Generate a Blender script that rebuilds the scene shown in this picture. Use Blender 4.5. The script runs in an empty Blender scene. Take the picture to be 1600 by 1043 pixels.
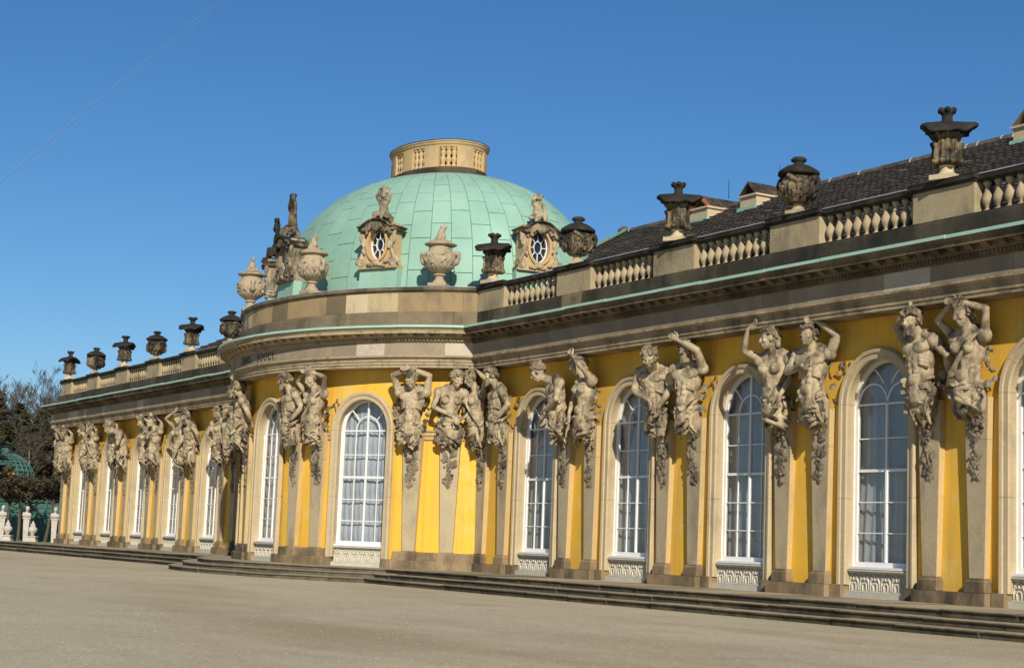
import bpy, bmesh, math, random
import numpy as np
from mathutils import Vector, Matrix

random.seed(7)
SC = bpy.context.scene
COL = SC.collection
R = math.radians

# ------------------------------------------------------------------ camera
CAM = Vector((40.53, -24.34, 0.8204))
YAW, PIT, ROL = 1.0402, 0.12454, 0.03845
fw = Vector((-math.sin(YAW) * math.cos(PIT), math.cos(YAW) * math.cos(PIT), math.sin(PIT)))
r0 = Vector((math.cos(YAW), math.sin(YAW), 0))
u0 = r0.cross(fw)
rr = r0 * math.cos(ROL) + u0 * math.sin(ROL)
uu = u0 * math.cos(ROL) - r0 * math.sin(ROL)
cam_d = bpy.data.cameras.new('camera')
cam_d.sensor_width = 36.0
cam_d.sensor_fit = 'HORIZONTAL'
cam_d.lens = 2622.44 * 36.0 / 1600.0
cam_d.clip_start = 0.1
cam_d.clip_end = 60000
cam = bpy.data.objects.new('camera', cam_d)
COL.objects.link(cam)
m = Matrix((rr, uu, -fw)).transposed().to_4x4()
m.translation = CAM
cam.matrix_world = m
SC.camera = cam

# ------------------------------------------------------------------ sky, sun, exposure
SUN_EL, SUN_AZ = R(29), R(67)          # azimuth from -Y towards +X
sun_dir = Vector((math.sin(SUN_AZ) * math.cos(SUN_EL), -math.cos(SUN_AZ) * math.cos(SUN_EL), math.sin(SUN_EL)))
w = bpy.data.worlds.new('World')
SC.world = w
w.use_nodes = True
nt = w.node_tree
sky = nt.nodes.new('ShaderNodeTexSky')
sky.sky_type = 'NISHITA'
sky.sun_disc = False
sky.sun_elevation = SUN_EL
sky.sun_rotation = math.atan2(sun_dir.x, sun_dir.y)
sky.altitude = 30
sky.air_density = 1.0
sky.dust_density = 0.0
sky.ozone_density = 7.0
hsv = nt.nodes.new('ShaderNodeHueSaturation')
hsv.inputs['Saturation'].default_value = 1.12
nt.links.new(sky.outputs[0], hsv.inputs['Color'])
nt.links.new(hsv.outputs[0], nt.nodes['Background'].inputs[0])
nt.nodes['Background'].inputs[1].default_value = 0.078
sd = bpy.data.lights.new('sun', 'SUN')
sd.energy = 5.0
sd.angle = R(0.5)
sd.color = (1.0, 0.93, 0.81)
so = bpy.data.objects.new('sun', sd)
COL.objects.link(so)
so.rotation_euler = sun_dir.to_track_quat('Z', 'Y').to_euler()
so.location = (60, -40, 50)
SC.view_settings.view_transform = 'Standard'
SC.view_settings.look = 'None'
SC.view_settings.exposure = 0.14
SC.view_settings.gamma = 1.0
SC.view_settings.use_curve_mapping = False

# ------------------------------------------------------------------ materials
def srgb(r, g, b):
    return tuple(((c / 255.0) / 12.92 if c <= 10 else (((c / 255.0) + 0.055) / 1.055) ** 2.4) for c in (r, g, b)) + (1.0,)

class NB:
    def __init__(s, name):
        s.m = bpy.data.materials.new(name)
        s.m.use_nodes = True
        s.t = s.m.node_tree
        s.b = s.t.nodes['Principled BSDF']
        s.geo = s.t.nodes.new('ShaderNodeNewGeometry')
    def n(s, typ, **kw):
        o = s.t.nodes.new(typ)
        for k, v in kw.items():
            setattr(o, k, v)
        return o
    def l(s, a, b):
        s.t.links.new(a, b)
    def noise(s, scale, detail=5, rough=0.6, stretch=None, dist=0.0):
        src = s.geo.outputs['Position']
        if stretch:
            v = s.n('ShaderNodeVectorMath', operation='MULTIPLY')
            s.l(src, v.inputs[0]); v.inputs[1].default_value = stretch
            src = v.outputs[0]
        o = s.n('ShaderNodeTexNoise')
        o.inputs['Scale'].default_value = scale
        o.inputs['Detail'].default_value = detail
        o.inputs['Roughness'].default_value = rough
        o.inputs['Distortion'].default_value = dist
        s.l(src, o.inputs['Vector'])
        return o.outputs['Fac']
    def ramp(s, fac, stops, interp='LINEAR'):
        o = s.n('ShaderNodeValToRGB')
        o.color_ramp.interpolation = interp
        e = o.color_ramp.elements
        while len(e) < len(stops):
            e.new(0.5)
        for i, (p, c) in enumerate(stops):
            e[i].position = p
            e[i].color = c if len(c) == 4 else (c[0], c[1], c[2], 1)
        s.l(fac, o.inputs[0])
        return o.outputs[0]
    def val(s, fac, a, b):
        return s.ramp(fac, [(a, (0, 0, 0, 1)), (b, (1, 1, 1, 1))])
    def mix(s, fac, a, b, mode='MIX'):
        o = s.n('ShaderNodeMix', data_type='RGBA', blend_type=mode)
        for sock, v in ((o.inputs[0], fac), (o.inputs[6], a), (o.inputs[7], b)):
            if hasattr(v, 'is_linked') or hasattr(v, 'links'):
                s.l(v, sock)
            else:
                sock.default_value = v
        return o.outputs[2]
    def math(s, op, a, b):
        o = s.n('ShaderNodeMath', operation=op)
        for sock, v in ((o.inputs[0], a), (o.inputs[1], b)):
            if hasattr(v, 'links'):
                s.l(v, sock)
            else:
                sock.default_value = v
        return o.outputs[0]
    def bump(s, h, strength=0.3, dist=0.02):
        o = s.n('ShaderNodeBump')
        o.inputs['Strength'].default_value = strength
        o.inputs['Distance'].default_value = dist
        s.l(h, o.inputs['Height'])
        s.l(o.outputs[0], s.b.inputs['Normal'])
    def rnd(s):
        return s.n('ShaderNodeObjectInfo').outputs['Random']
    def nz(s):
        x = s.n('ShaderNodeSeparateXYZ')
        s.l(s.geo.outputs['Normal'], x.inputs[0])
        return x.outputs['Z']
    def done(s, col, rough=0.9, spec=0.2):
        if hasattr(col, 'links'):
            s.l(col, s.b.inputs['Base Color'])
        else:
            s.b.inputs['Base Color'].default_value = col
        s.b.inputs['Roughness'].default_value = rough
        s.b.inputs['Specular IOR Level'].default_value = spec
        return s.m

def stone(name, base, alt, dark, amt=(0.5, 0.7), sscale=1.3, crust=None, perobj=None, bump=0.35, fine=30, streak=True):
    """sandstone: two body tones, dark stains in noise shapes, optional black crust on weathered upward faces"""
    b = NB(name)
    c = b.mix(b.val(b.noise(2.1, 6), 0.35, 0.65), base, alt)
    if perobj:
        c = b.mix(1.0, c, b.ramp(b.rnd(), perobj), 'MULTIPLY')
    st = b.noise(sscale, 8, 0.65, (1, 1, 0.45) if streak else None)
    c = b.mix(b.val(st, *amt), c, dark)
    if crust:
        cn = b.math('ADD', b.noise(3.2, 6, 0.7), b.math('MULTIPLY', b.nz(), crust))
        c = b.mix(b.val(cn, 0.52, 0.78), c, (0.028, 0.026, 0.022, 1))
    sp = b.noise(fine, 4, 0.7)
    c = b.mix(b.val(sp, 0.3, 0.75), c, b.mix(1.0, c, (0.72, 0.71, 0.69, 1), 'MULTIPLY'))
    b.bump(b.math('ADD', b.noise(fine * 1.3, 5, 0.7), b.math('MULTIPLY', b.noise(5, 4), 1.5)), bump, 0.015)
    return b.done(c, 0.93, 0.12)

M = {}
def mats():
    b = NB('yellow_plaster')
    c = b.mix(b.val(b.noise(0.55, 6, 0.6), 0.35, 0.68), (0.79, 0.452, 0.05, 1), (0.67, 0.395, 0.06, 1))
    c = b.mix(b.val(b.noise(1.6, 7, 0.7, (1, 1, 0.18)), 0.50, 0.82), c, (0.53, 0.355, 0.10, 1))
    c = b.mix(b.val(b.noise(0.9, 9, 0.75), 0.52, 0.72), c, (0.70, 0.50, 0.17, 1))
    c = b.mix(b.math('MULTIPLY', b.val(b.noise(2.6, 6, 0.6, (2.5, 2.5, 0.10)), 0.52, 0.70), 0.6), c, (0.44, 0.28, 0.075, 1))
    c = b.mix(b.math('MULTIPLY', b.val(b.noise(5.5, 9, 0.8), 0.58, 0.70), 0.35), c, (0.50, 0.36, 0.14, 1))
    vc = b.n('ShaderNodeTexVoronoi', feature='DISTANCE_TO_EDGE'); vc.inputs['Scale'].default_value = 0.75
    vw = b.n('ShaderNodeVectorMath', operation='ADD'); b.l(b.geo.outputs['Position'], vw.inputs[0])
    vn = b.n('ShaderNodeTexNoise'); vn.inputs['Scale'].default_value = 1.6; vn.inputs['Detail'].default_value = 6; b.l(b.geo.outputs['Position'], vn.inputs['Vector']); b.l(vn.outputs['Color'], vw.inputs[1])
    b.l(vw.outputs[0], vc.inputs['Vector'])
    ck = b.ramp(vc.outputs['Distance'], [(0.0, (1, 1, 1, 1)), (0.006, (0, 0, 0, 1))])
    c = b.mix(b.math('MULTIPLY', ck, b.math('MULTIPLY', b.val(b.noise(0.8, 3), 0.5, 0.6), 0.45)), c, (0.30, 0.18, 0.05, 1))
    b.bump(b.noise(45, 4), 0.18, 0.008)
    M['yellow'] = b.done(c, 0.9, 0.1)
    M['stone'] = stone('sandstone', (0.57, 0.45, 0.27, 1), (0.49, 0.395, 0.25, 1), (0.24, 0.195, 0.13, 1), (0.55, 0.85))
    M['stone_warm'] = stone('warm_sandstone', (0.56, 0.38, 0.18, 1), (0.50, 0.37, 0.21, 1), (0.27, 0.19, 0.10, 1), (0.52, 0.8))
    M['stone_pale'] = stone('pale_sandstone', (0.58, 0.46, 0.29, 1), (0.52, 0.43, 0.29, 1), (0.34, 0.28, 0.19, 1), (0.6, 0.85))
    M['stone_shaft'] = stone('grey_sandstone', (0.45, 0.37, 0.245, 1), (0.51, 0.41, 0.25, 1), (0.21, 0.175, 0.12, 1), (0.50, 0.78), 1.4)
    M['shaft_side'] = stone('sunlit_peach_sandstone', (0.60, 0.43, 0.19, 1), (0.54, 0.40, 0.20, 1), (0.34, 0.26, 0.14, 1), (0.55, 0.85), 1.0)  # peach shaft sides: sunlight and yellow wall bounce put into the colour
    M['statue'] = stone('weathered_statue_stone', (0.55, 0.445, 0.285, 1), (0.45, 0.355, 0.225, 1), (0.13, 0.107, 0.075, 1), (0.46, 0.66), 2.6, crust=0.15, fine=26, bump=0.55)
    M['statue_dark'] = stone('grey_statue_stone', (0.40, 0.32, 0.21, 1), (0.29, 0.235, 0.16, 1), (0.07, 0.06, 0.044, 1), (0.42, 0.66), 2.8, crust=0.2, fine=22)
    M['urn'] = stone('black_crusted_stone', (0.34, 0.255, 0.145, 1), (0.17, 0.135, 0.085, 1), (0.035, 0.032, 0.026, 1), (0.38, 0.56), 3.0, crust=0.40)
    M['urn_dark'] = stone('soot_black_stone', (0.065, 0.056, 0.042, 1), (0.042, 0.038, 0.031, 1), (0.018, 0.017, 0.015, 1), (0.4, 0.65), 2.4, crust=0.25)
    M['urn_pale'] = stone('rotunda_urn_stone', (0.43, 0.345, 0.225, 1), (0.39, 0.315, 0.215, 1), (0.22, 0.18, 0.13, 1), (0.55, 0.85), 1.6, crust=0.03)
    M['cornice'] = stone('stained_cornice_stone', (0.26, 0.20, 0.125, 1), (0.19, 0.15, 0.10, 1), (0.055, 0.047, 0.036, 1), (0.36, 0.66), 0.9, crust=0.22)
    M['cornice_pale'] = stone('rotunda_cornice_stone', (0.46, 0.36, 0.22, 1), (0.40, 0.32, 0.205, 1), (0.17, 0.14, 0.10, 1), (0.52, 0.8), 0.9, crust=0.10)
    M['arch_wing'] = stone('wing_architrave_stone', (0.46, 0.365, 0.225, 1), (0.36, 0.285, 0.18, 1), (0.11, 0.09, 0.062, 1), (0.44, 0.72), 1.1, crust=0.16)
    M['frieze'] = stone('frieze_stone', (0.40, 0.33, 0.24, 1), (0.35, 0.30, 0.225, 1), (0.20, 0.17, 0.13, 1), (0.5, 0.8), 1.1,
                        perobj=[(0.0, (0.75, 0.72, 0.68)), (0.55, (1, 0.97, 0.9)), (0.84, (0.9, 0.87, 0.8)), (0.86, (1.35, 1.42, 1.5)), (1.0, (1.45, 1.5, 1.55))])
    M['block'] = stone('parapet_block_stone', (0.46, 0.365, 0.225, 1), (0.42, 0.345, 0.235, 1), (0.14, 0.118, 0.09, 1), (0.50, 0.74), 1.4,
                       perobj=[(0.0, (0.36, 0.34, 0.31)), (0.28, (0.62, 0.55, 0.46)), (0.5, (0.95, 0.85, 0.68)), (0.75, (1.25, 1.24, 1.15)), (1.0, (1.4, 1.42, 1.38))])
    M['pier'] = stone('pier_stone', (0.45, 0.355, 0.215, 1), (0.38, 0.30, 0.185, 1), (0.12, 0.10, 0.073, 1), (0.50, 0.75), 1.2)
    M['base'] = stone('black_base_stone', (0.115, 0.095, 0.066, 1), (0.075, 0.065, 0.05, 1), (0.028, 0.026, 0.022, 1), (0.42, 0.68), 0.9,
                      perobj=[(0.0, (0.7, 0.7, 0.7)), (0.8, (1.1, 1.08, 1.0)), (1.0, (2.4, 2.2, 1.9))])
    M['base_mid'] = stone('brown_base_stone', (0.27, 0.21, 0.135, 1), (0.20, 0.16, 0.11, 1), (0.075, 0.063, 0.048, 1), (0.5, 0.72), 1.2,
                          perobj=[(0.0, (0.7, 0.7, 0.7)), (1.0, (1.25, 1.2, 1.1))])
    M['plinth'] = stone('plinth_stone', (0.36, 0.26, 0.145, 1), (0.27, 0.20, 0.115, 1), (0.085, 0.07, 0.05, 1), (0.42, 0.66), 1.3)
    # steps: treads worn pale, risers with black algae
    b = NB('step_stone')
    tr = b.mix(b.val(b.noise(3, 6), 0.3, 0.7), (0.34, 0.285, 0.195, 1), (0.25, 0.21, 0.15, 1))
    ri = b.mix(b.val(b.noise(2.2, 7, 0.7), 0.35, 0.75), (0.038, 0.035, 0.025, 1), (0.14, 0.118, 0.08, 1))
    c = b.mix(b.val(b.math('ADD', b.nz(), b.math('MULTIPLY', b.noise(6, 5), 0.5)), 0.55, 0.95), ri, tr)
    c = b.mix(1.0, c, b.ramp(b.rnd(), [(0, (0.7, 0.72, 0.7)), (1, (1.35, 1.3, 1.2))]), 'MULTIPLY')
    b.bump(b.noise(30, 5), 0.4, 0.02)
    M['step'] = b.done(c, 0.93, 0.1)
    b = NB('rotunda_step_stone')
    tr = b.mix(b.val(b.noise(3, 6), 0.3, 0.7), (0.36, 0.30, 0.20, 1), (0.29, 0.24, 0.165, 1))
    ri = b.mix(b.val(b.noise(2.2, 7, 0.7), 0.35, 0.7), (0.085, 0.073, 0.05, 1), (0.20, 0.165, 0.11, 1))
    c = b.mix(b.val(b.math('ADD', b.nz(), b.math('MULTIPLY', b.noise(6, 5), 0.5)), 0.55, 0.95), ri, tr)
    c = b.mix(1.0, c, b.ramp(b.rnd(), [(0, (0.85, 0.85, 0.85)), (1, (1.15, 1.13, 1.1))]), 'MULTIPLY')
    b.bump(b.noise(30, 5), 0.4, 0.02)
    M['step_rot'] = b.done(c, 0.93, 0.1)
    # copper
    b = NB('verdigris_copper')
    c = b.mix(b.val(b.noise(0.9, 7, 0.65), 0.35, 0.68), (0.235, 0.405, 0.315, 1), (0.29, 0.465, 0.37, 1))
    c = b.mix(1.0, c, b.ramp(b.rnd(), [(0, (0.95, 0.965, 0.96)), (0.5, (1, 1, 1)), (1, (1.04, 1.03, 1.03))]), 'MULTIPLY')
    c = b.mix(b.val(b.noise(1.2, 8, 0.7, (1, 1, 0.14)), 0.55, 0.80), c, (0.31, 0.42, 0.24, 1))
    c = b.mix(b.val(b.noise(2.0, 8, 0.75, (1, 1, 0.12)), 0.63, 0.77), c, (0.20, 0.19, 0.095, 1))
    c = b.mix(b.val(b.noise(14, 5, 0.7), 0.35, 0.8), c, b.mix(1.0, c, (0.84, 0.88, 0.86, 1), 'MULTIPLY'))
    b.bump(b.noise(4, 4), 0.25, 0.03)
    M['copper'] = b.done(c, 0.62, 0.3)
    b = NB('gutter_copper')
    c = b.mix(b.val(b.noise(1.5, 7, 0.65), 0.35, 0.7), (0.30, 0.50, 0.39, 1), (0.40, 0.58, 0.48, 1))
    M['gutter'] = b.done(c, 0.6, 0.3)
    b = NB('dark_seam')
    M['seam'] = b.done(b.mix(b.val(b.noise(3, 5), 0.3, 0.7), (0.075, 0.125, 0.09, 1), (0.16, 0.26, 0.19, 1)), 0.9)
    b = NB('white_paint')
    M['white'] = b.done(b.mix(b.val(b.noise(3, 6), 0.3, 0.75), (0.80, 0.79, 0.76, 1), (0.70, 0.69, 0.66, 1)), 0.5, 0.35)
    b = NB('apron_paint')
    M['apron'] = b.done(b.mix(b.val(b.noise(6, 6), 0.35, 0.7), (0.56, 0.52, 0.42, 1), (0.47, 0.43, 0.33, 1)), 0.75, 0.2)
    b = NB('curtain_cloth')
    c = b.mix(b.val(b.noise(8, 4, 0.5, (1, 1, 0.1)), 0.3, 0.7), (0.55, 0.54, 0.55, 1), (0.45, 0.44, 0.45, 1))
    M['curtain'] = b.done(c, 0.95, 0.05)
    b = NB('pale_curtain_cloth')
    c = b.mix(b.val(b.noise(8, 4, 0.5, (1, 1, 0.1)), 0.3, 0.7), (0.60, 0.58, 0.60, 1), (0.50, 0.48, 0.50, 1))
    M['curtain_pale'] = b.done(c, 0.95, 0.05)
    b = NB('dark_interior'); M['dark'] = b.done((0.02, 0.02, 0.022, 1), 0.9)
    # glass: clear, with fresnel reflection
    b = NB('window_glass')
    tb = b.n('ShaderNodeBsdfTransparent'); tb.inputs[0].default_value = (0.86, 0.89, 0.90, 1)
    gl = b.n('ShaderNodeBsdfGlossy'); gl.inputs['Roughness'].default_value = 0.015
    nz = b.n('ShaderNodeBump'); nz.inputs['Strength'].default_value = 0.22; nz.inputs['Distance'].default_value = 0.05
    b.l(b.noise(1.7, 2), nz.inputs['Height']); b.l(nz.outputs[0], gl.inputs['Normal'])
    fr = b.n('ShaderNodeLayerWeight'); fr.inputs[0].default_value = 0.5
    mx = b.n('ShaderNodeMixShader')
    b.l(b.math('ADD', b.math('MULTIPLY', b.math('POWER', fr.outputs['Facing'], 4.0), 0.9), 0.045), mx.inputs[0]); b.l(tb.outputs[0], mx.inputs[1]); b.l(gl.outputs[0], mx.inputs[2])
    b.l(mx.outputs[0], b.t.nodes['Material Output'].inputs[0])
    M['glass'] = b.m
    # roof tiles
    b = NB('glazed_roof_tile')
    c = b.mix(b.val(b.noise(5, 6), 0.3, 0.7), (0.078, 0.065, 0.053, 1), (0.15, 0.122, 0.096, 1))
    c = b.mix(b.val(b.noise(1.1, 8, .75), 0.45, 0.72), c, (0.045, 0.038, 0.032, 1))
    M['tile'] = b.done(c, 0.55, 0.3)
    b = NB('mortar'); M['mortar'] = b.done((0.5, 0.48, 0.44, 1), 0.9)
    b = NB('red_tile'); M['redtile'] = b.done(b.mix(b.val(b.noise(9, 5), .3, .7), (0.33, 0.10, 0.05, 1), (0.20, 0.075, 0.045, 1)), 0.85)
    b = NB('zinc_sheet'); M['zinc'] = b.done(b.mix(b.val(b.noise(2, 6), .35, .7), (0.48, 0.49, 0.50, 1), (0.30, 0.31, 0.32, 1)), 0.45, 0.5)
    b = NB('dark_letters'); M['letter'] = b.done((0.03, 0.026, 0.02, 1), 0.6)
    # ground
    b = NB('fine_gravel')
    c = b.mix(b.val(b.noise(0.16, 8, 0.65), 0.36, 0.64), (0.505, 0.435, 0.29, 1), (0.445, 0.385, 0.27, 1))
    c = b.mix(b.val(b.noise(0.11, 7, 0.6, (.5, 1.6, 1)), 0.48, 0.66), c, (0.37, 0.295, 0.18, 1))
    c = b.mix(b.val(b.noise(0.5, 8, 0.7, (1, 1, 1)), 0.52, 0.75), c, (0.36, 0.295, 0.20, 1))
    c = b.mix(b.val(b.noise(9, 8, 0.85), 0.25, 0.8), b.mix(1.0, c, (0.80, 0.79, 0.78, 1), 'MULTIPLY'), b.mix(1.0, c, (1.16, 1.16, 1.17, 1), 'MULTIPLY'))
    vo = b.n('ShaderNodeTexVoronoi'); vo.inputs['Scale'].default_value = 45
    b.l(b.geo.outputs['Position'], vo.inputs['Vector'])
    hs = b.n('ShaderNodeSeparateColor'); b.l(vo.outputs['Color'], hs.inputs[0])
    c = b.mix(1.0, c, b.ramp(hs.outputs[0], [(0, (0.78, 0.77, 0.76)), (0.5, (1, 1, 1)), (0.93, (1.1, 1.1, 1.1)), (1.0, (1.28, 1.28, 1.28))]), 'MULTIPLY')
    b.bump(b.math('ADD', vo.outputs['Distance'], b.noise(60, 3, 0.8)), 0.35, 0.012)
    M['gravel'] = b.done(c, 0.95, 0.1)
    b = NB('pebble')
    M['pebble'] = b.done(b.mix(b.val(b.noise(3.3, 2), 0.3, 0.7), (0.34, 0.30, 0.22, 1), (0.22, 0.19, 0.14, 1)), 0.9)
    b = NB('trellis_green'); M['trellis'] = b.done(b.mix(b.val(b.noise(2, 5), .3, .7), (0.025, 0.085, 0.066, 1), (0.04, 0.12, 0.095, 1)), 0.6, 0.3)
    b = NB('pavilion_green'); M['pavilion'] = b.done(b.mix(b.val(b.noise(2, 5), .3, .7), (0.045, 0.105, 0.09, 1), (0.07, 0.145, 0.125, 1)), 0.6, 0.3)
    b = NB('gilding'); b.b.inputs['Metallic'].default_value = 0.9; M['gold'] = b.done((0.95, 0.55, 0.10, 1), 0.35, 0.5)
    b = NB('white_marble'); M['marble'] = b.done(b.mix(b.val(b.noise(6, 6), .35, .7), (0.50, 0.46, 0.39, 1), (0.36, 0.32, 0.26, 1)), 0.8, 0.2)
    b = NB('bark'); M['bark'] = b.done(b.mix(b.val(b.noise(4, 7), .3, .7), (0.12, 0.10, 0.072, 1), (0.06, 0.052, 0.04, 1)), 0.95)
    b = NB('pale_bark'); M['palebark'] = b.done(b.mix(b.val(b.noise(2, 7), .4, .6), (0.36, 0.33, 0.27, 1), (0.16, 0.14, 0.11, 1)), 0.9)
    b = NB('bare_twigs'); M['twig'] = b.done((0.075, 0.064, 0.052, 1), 0.95)
    b = NB('conifer_needles'); M['needle'] = b.done(b.mix(b.val(b.noise(0.8, 4), .35, .7), (0.030, 0.036, 0.014, 1), (0.072, 0.064, 0.022, 1)), 0.9)
    b = NB('brown_needles'); M['needle_br'] = b.done(b.mix(b.val(b.noise(0.9, 4), .35, .7), (0.060, 0.055, 0.026, 1), (0.11, 0.075, 0.04, 1)), 0.9)
    b = NB('bush_leaves'); M['bush'] = b.done(b.mix(b.val(b.noise(1.3, 4), .35, .7), (0.030, 0.030, 0.016, 1), (0.085, 0.062, 0.032, 1)), 0.9)
    b = NB('contrail_vapour')
    tb = b.n('ShaderNodeBsdfTransparent'); mx = b.n('ShaderNodeMixShader'); mx.inputs[0].default_value = 0.04
    df = b.n('ShaderNodeBsdfDiffuse'); df.inputs[0].default_value = (0.80, 0.87, 0.97, 1)
    b.l(tb.outputs[0], mx.inputs[1]); b.l(df.outputs[0], mx.inputs[2]); b.l(mx.outputs[0], b.t.nodes['Material Output'].inputs[0])
    M['contrail'] = b.m
mats()

# ------------------------------------------------------------------ object helpers
def mesh(name, V, F, smooth=False):
    me = bpy.data.meshes.new(name)
    me.from_pydata([tuple(v) for v in V], [], F)
    if smooth:
        me.polygons.foreach_set('use_smooth', [True] * len(me.polygons))
    me.update()
    return me

def link(name, me, mat=None, parent=None, loc=None, rz=0.0):
    o = bpy.data.objects.new(name, me)
    COL.objects.link(o)
    if mat is not None and me is not None and not me.materials:
        me.materials.append(M[mat] if isinstance(mat, str) else mat)
    if parent is not None:
        o.parent = parent
    if loc is not None:
        o.location = loc
    if rz:
        o.rotation_euler = (0, 0, rz)
    return o

def obj(name, V, F, mat, parent=None, smooth=False, loc=None, rz=0.0):
    return link(name, mesh(name, V, F, smooth), mat, parent, loc, rz)

def empty(name, loc=(0, 0, 0), rz=0.0):
    o = bpy.data.objects.new(name, None)
    COL.objects.link(o)
    o.empty_display_size = 0.2
    o.location = loc
    o.rotation_euler = (0, 0, rz)
    return o

def tag(o, label=None, cat=None, group=None, kind=None):
    if label: o['label'] = label
    if cat: o['category'] = cat
    if group: o['group'] = group
    if kind: o['kind'] = kind
    return o

class B:
    """collects shapes into one vertex/face list"""
    def __init__(s):
        s.V = []; s.F = []
    def add(s, V, F):
        k = len(s.V)
        s.V += [tuple(v) for v in V]
        s.F += [tuple(i + k for i in f) for f in F]
        return s
    def box(s, x0, x1, y0, y1, z0, z1):
        V = [(x, y, z) for z in (z0, z1) for y in (y0, y1) for x in (x0, x1)]
        return s.add(V, [(0, 2, 3, 1), (4, 5, 7, 6), (0, 1, 5, 4), (2, 6, 7, 3), (0, 4, 6, 2), (1, 3, 7, 5)])
    def frustum(s, x0, y0, z0, w0, d0, z1, w1, d1, yb=None):
        """tapered block; with yb the back stays in the plane yb"""
        def ring(w, d, z):
            if yb is None:
                return [(x0 - w / 2, y0 - d / 2, z), (x0 + w / 2, y0 - d / 2, z), (x0 + w / 2, y0 + d / 2, z), (x0 - w / 2, y0 + d / 2, z)]
            return [(x0 - w / 2, yb - d, z), (x0 + w / 2, yb - d, z), (x0 + w / 2, yb, z), (x0 - w / 2, yb, z)]
        return s.add(ring(w0, d0, z0) + ring(w1, d1, z1), [(3, 2, 1, 0), (4, 5, 6, 7), (0, 1, 5, 4), (1, 2, 6, 5), (2, 3, 7, 6), (3, 0, 4, 7)])
    def lathe(s, prof, seg=20, c=(0, 0, 0), sx=1.0, sy=1.0, mod=None, t0=0.0):
        V = []; n = len(prof)
        for j in range(seg):
            a = 2 * math.pi * j / seg + t0
            for i, (r, z) in enumerate(prof):
                q = r * (mod(a, z) if mod else 1.0)
                V.append((c[0] + q * math.cos(a) * sx, c[1] + q * math.sin(a) * sy, c[2] + z))
        F = []
        for j in range(seg):
            k = (j + 1) % seg
            for i in range(n - 1):
                F.append((j * n + i, k * n + i, k * n + i + 1, j * n + i + 1))
        F.append(tuple(j * n for j in range(seg))[::-1])
        F.append(tuple(j * n + n - 1 for j in range(seg)))
        return s.add(V, F)
    def cap(s, p0, ra, p1, rb, seg=10, h=3):
        p0 = Vector(p0); p1 = Vector(p1)
        ax = (p1 - p0)
        if ax.length < 1e-6: ax = Vector((0, 0, 1e-4))
        ax.normalize()
        q = ax.to_track_quat('Z', 'Y').to_matrix()
        rings = []
        for i in range(1, h + 1):
            a = -math.pi / 2 + (math.pi / 2) * i / h
            rings.append((p0, ra * math.sin(a), ra * math.cos(a)))
        for i in range(0, h):
            a = (math.pi / 2) * i / h
            rings.append((p1, rb * math.sin(a), rb * math.cos(a)))
        V = [p0 - ax * ra]
        for c, zz, r in rings:
            for j in range(seg):
                t = 2 * math.pi * j / seg
                V.append(c + q @ Vector((r * math.cos(t), r * math.sin(t), zz)))
        V.append(p1 + ax * rb)
        F = []
        for j in range(seg):
            F.append((0, 1 + (j + 1) % seg, 1 + j))
        for i in range(len(rings) - 1):
            for j in range(seg):
                k = (j + 1) % seg
                F.append((1 + i * seg + j, 1 + i * seg + k, 1 + (i + 1) * seg + k, 1 + (i + 1) * seg + j))
        e = len(V) - 1; o = 1 + (len(rings) - 1) * seg
        for j in range(seg):
            F.append((e, o + j, o + (j + 1) % seg))
        return s.add(V, F)
    def ell(s, c, r, rot=None, seg=12, ring=7):
        V = [Vector((0, 0, -r[2]))]
        for i in range(1, ring):
            a = -math.pi / 2 + math.pi * i / ring
            for j in range(seg):
                t = 2 * math.pi * j / seg
                V.append(Vector((r[0] * math.cos(a) * math.cos(t), r[1] * math.cos(a) * math.sin(t), r[2] * math.sin(a))))
        V.append(Vector((0, 0, r[2])))
        if rot is not None:
            V = [rot @ v for v in V]
        c = Vector(c)
        V = [v + c for v in V]
        F = [(0, 1 + (j + 1) % seg, 1 + j) for j in range(seg)]
        for i in range(ring - 2):
            for j in range(seg):
                k = (j + 1) % seg
                F.append((1 + i * seg + j, 1 + i * seg + k, 1 + (i + 1) * seg + k, 1 + (i + 1) * seg + j))
        e = len(V) - 1; o = 1 + (ring - 2) * seg
        F += [(e, o + j, o + (j + 1) % seg) for j in range(seg)]
        return s.add(V, F)
    def chain(s, pts, rads, seg=8):
        for i in range(len(pts) - 1):
            s.cap(pts[i], rads[i], pts[i + 1], rads[i + 1], seg, 2)
        return s
    def tube(s, pts, rads, seg=5):
        """light open tube along points"""
        V = []; n = len(pts)
        for i, p in enumerate(pts):
            p = Vector(p)
            d = Vector(pts[min(i + 1, n - 1)]) - Vector(pts[max(i - 1, 0)])
            q = d.to_track_quat('Z', 'Y').to_matrix()
            for j in range(seg):
                t = 2 * math.pi * j / seg
                V.append(p + q @ Vector((rads[i] * math.cos(t), rads[i] * math.sin(t), 0)))
        F = []
        for i in range(n - 1):
            for j in range(seg):
                k = (j + 1) % seg
                F.append((i * seg + j, i * seg + k, (i + 1) * seg + k, (i + 1) * seg + j))
        F.append(tuple(range(seg))[::-1]); F.append(tuple((n - 1) * seg + j for j in range(seg)))
        return s.add(V, F)
    def prism(s, poly, y0, y1):
        """polygon given in (x, z), extruded from y0 (front) to y1"""
        n = len(poly)
        V = [(x, y0, z) for x, z in poly] + [(x, y1, z) for x, z in poly]
        F = [tuple(range(n)), tuple(range(2 * n - 1, n - 1, -1))]
        F += [(i, i + n, (i + 1) % n + n, (i + 1) % n) for i in range(n)]
        return s.add(V, F)
    def tf(s, mat, start=0):
        s.V = s.V[:start] + [tuple(mat @ Vector(v)) for v in s.V[start:]]
        return s
    def mesh(s, name, smooth=False):
        return mesh(name, s.V, s.F, smooth)
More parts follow.
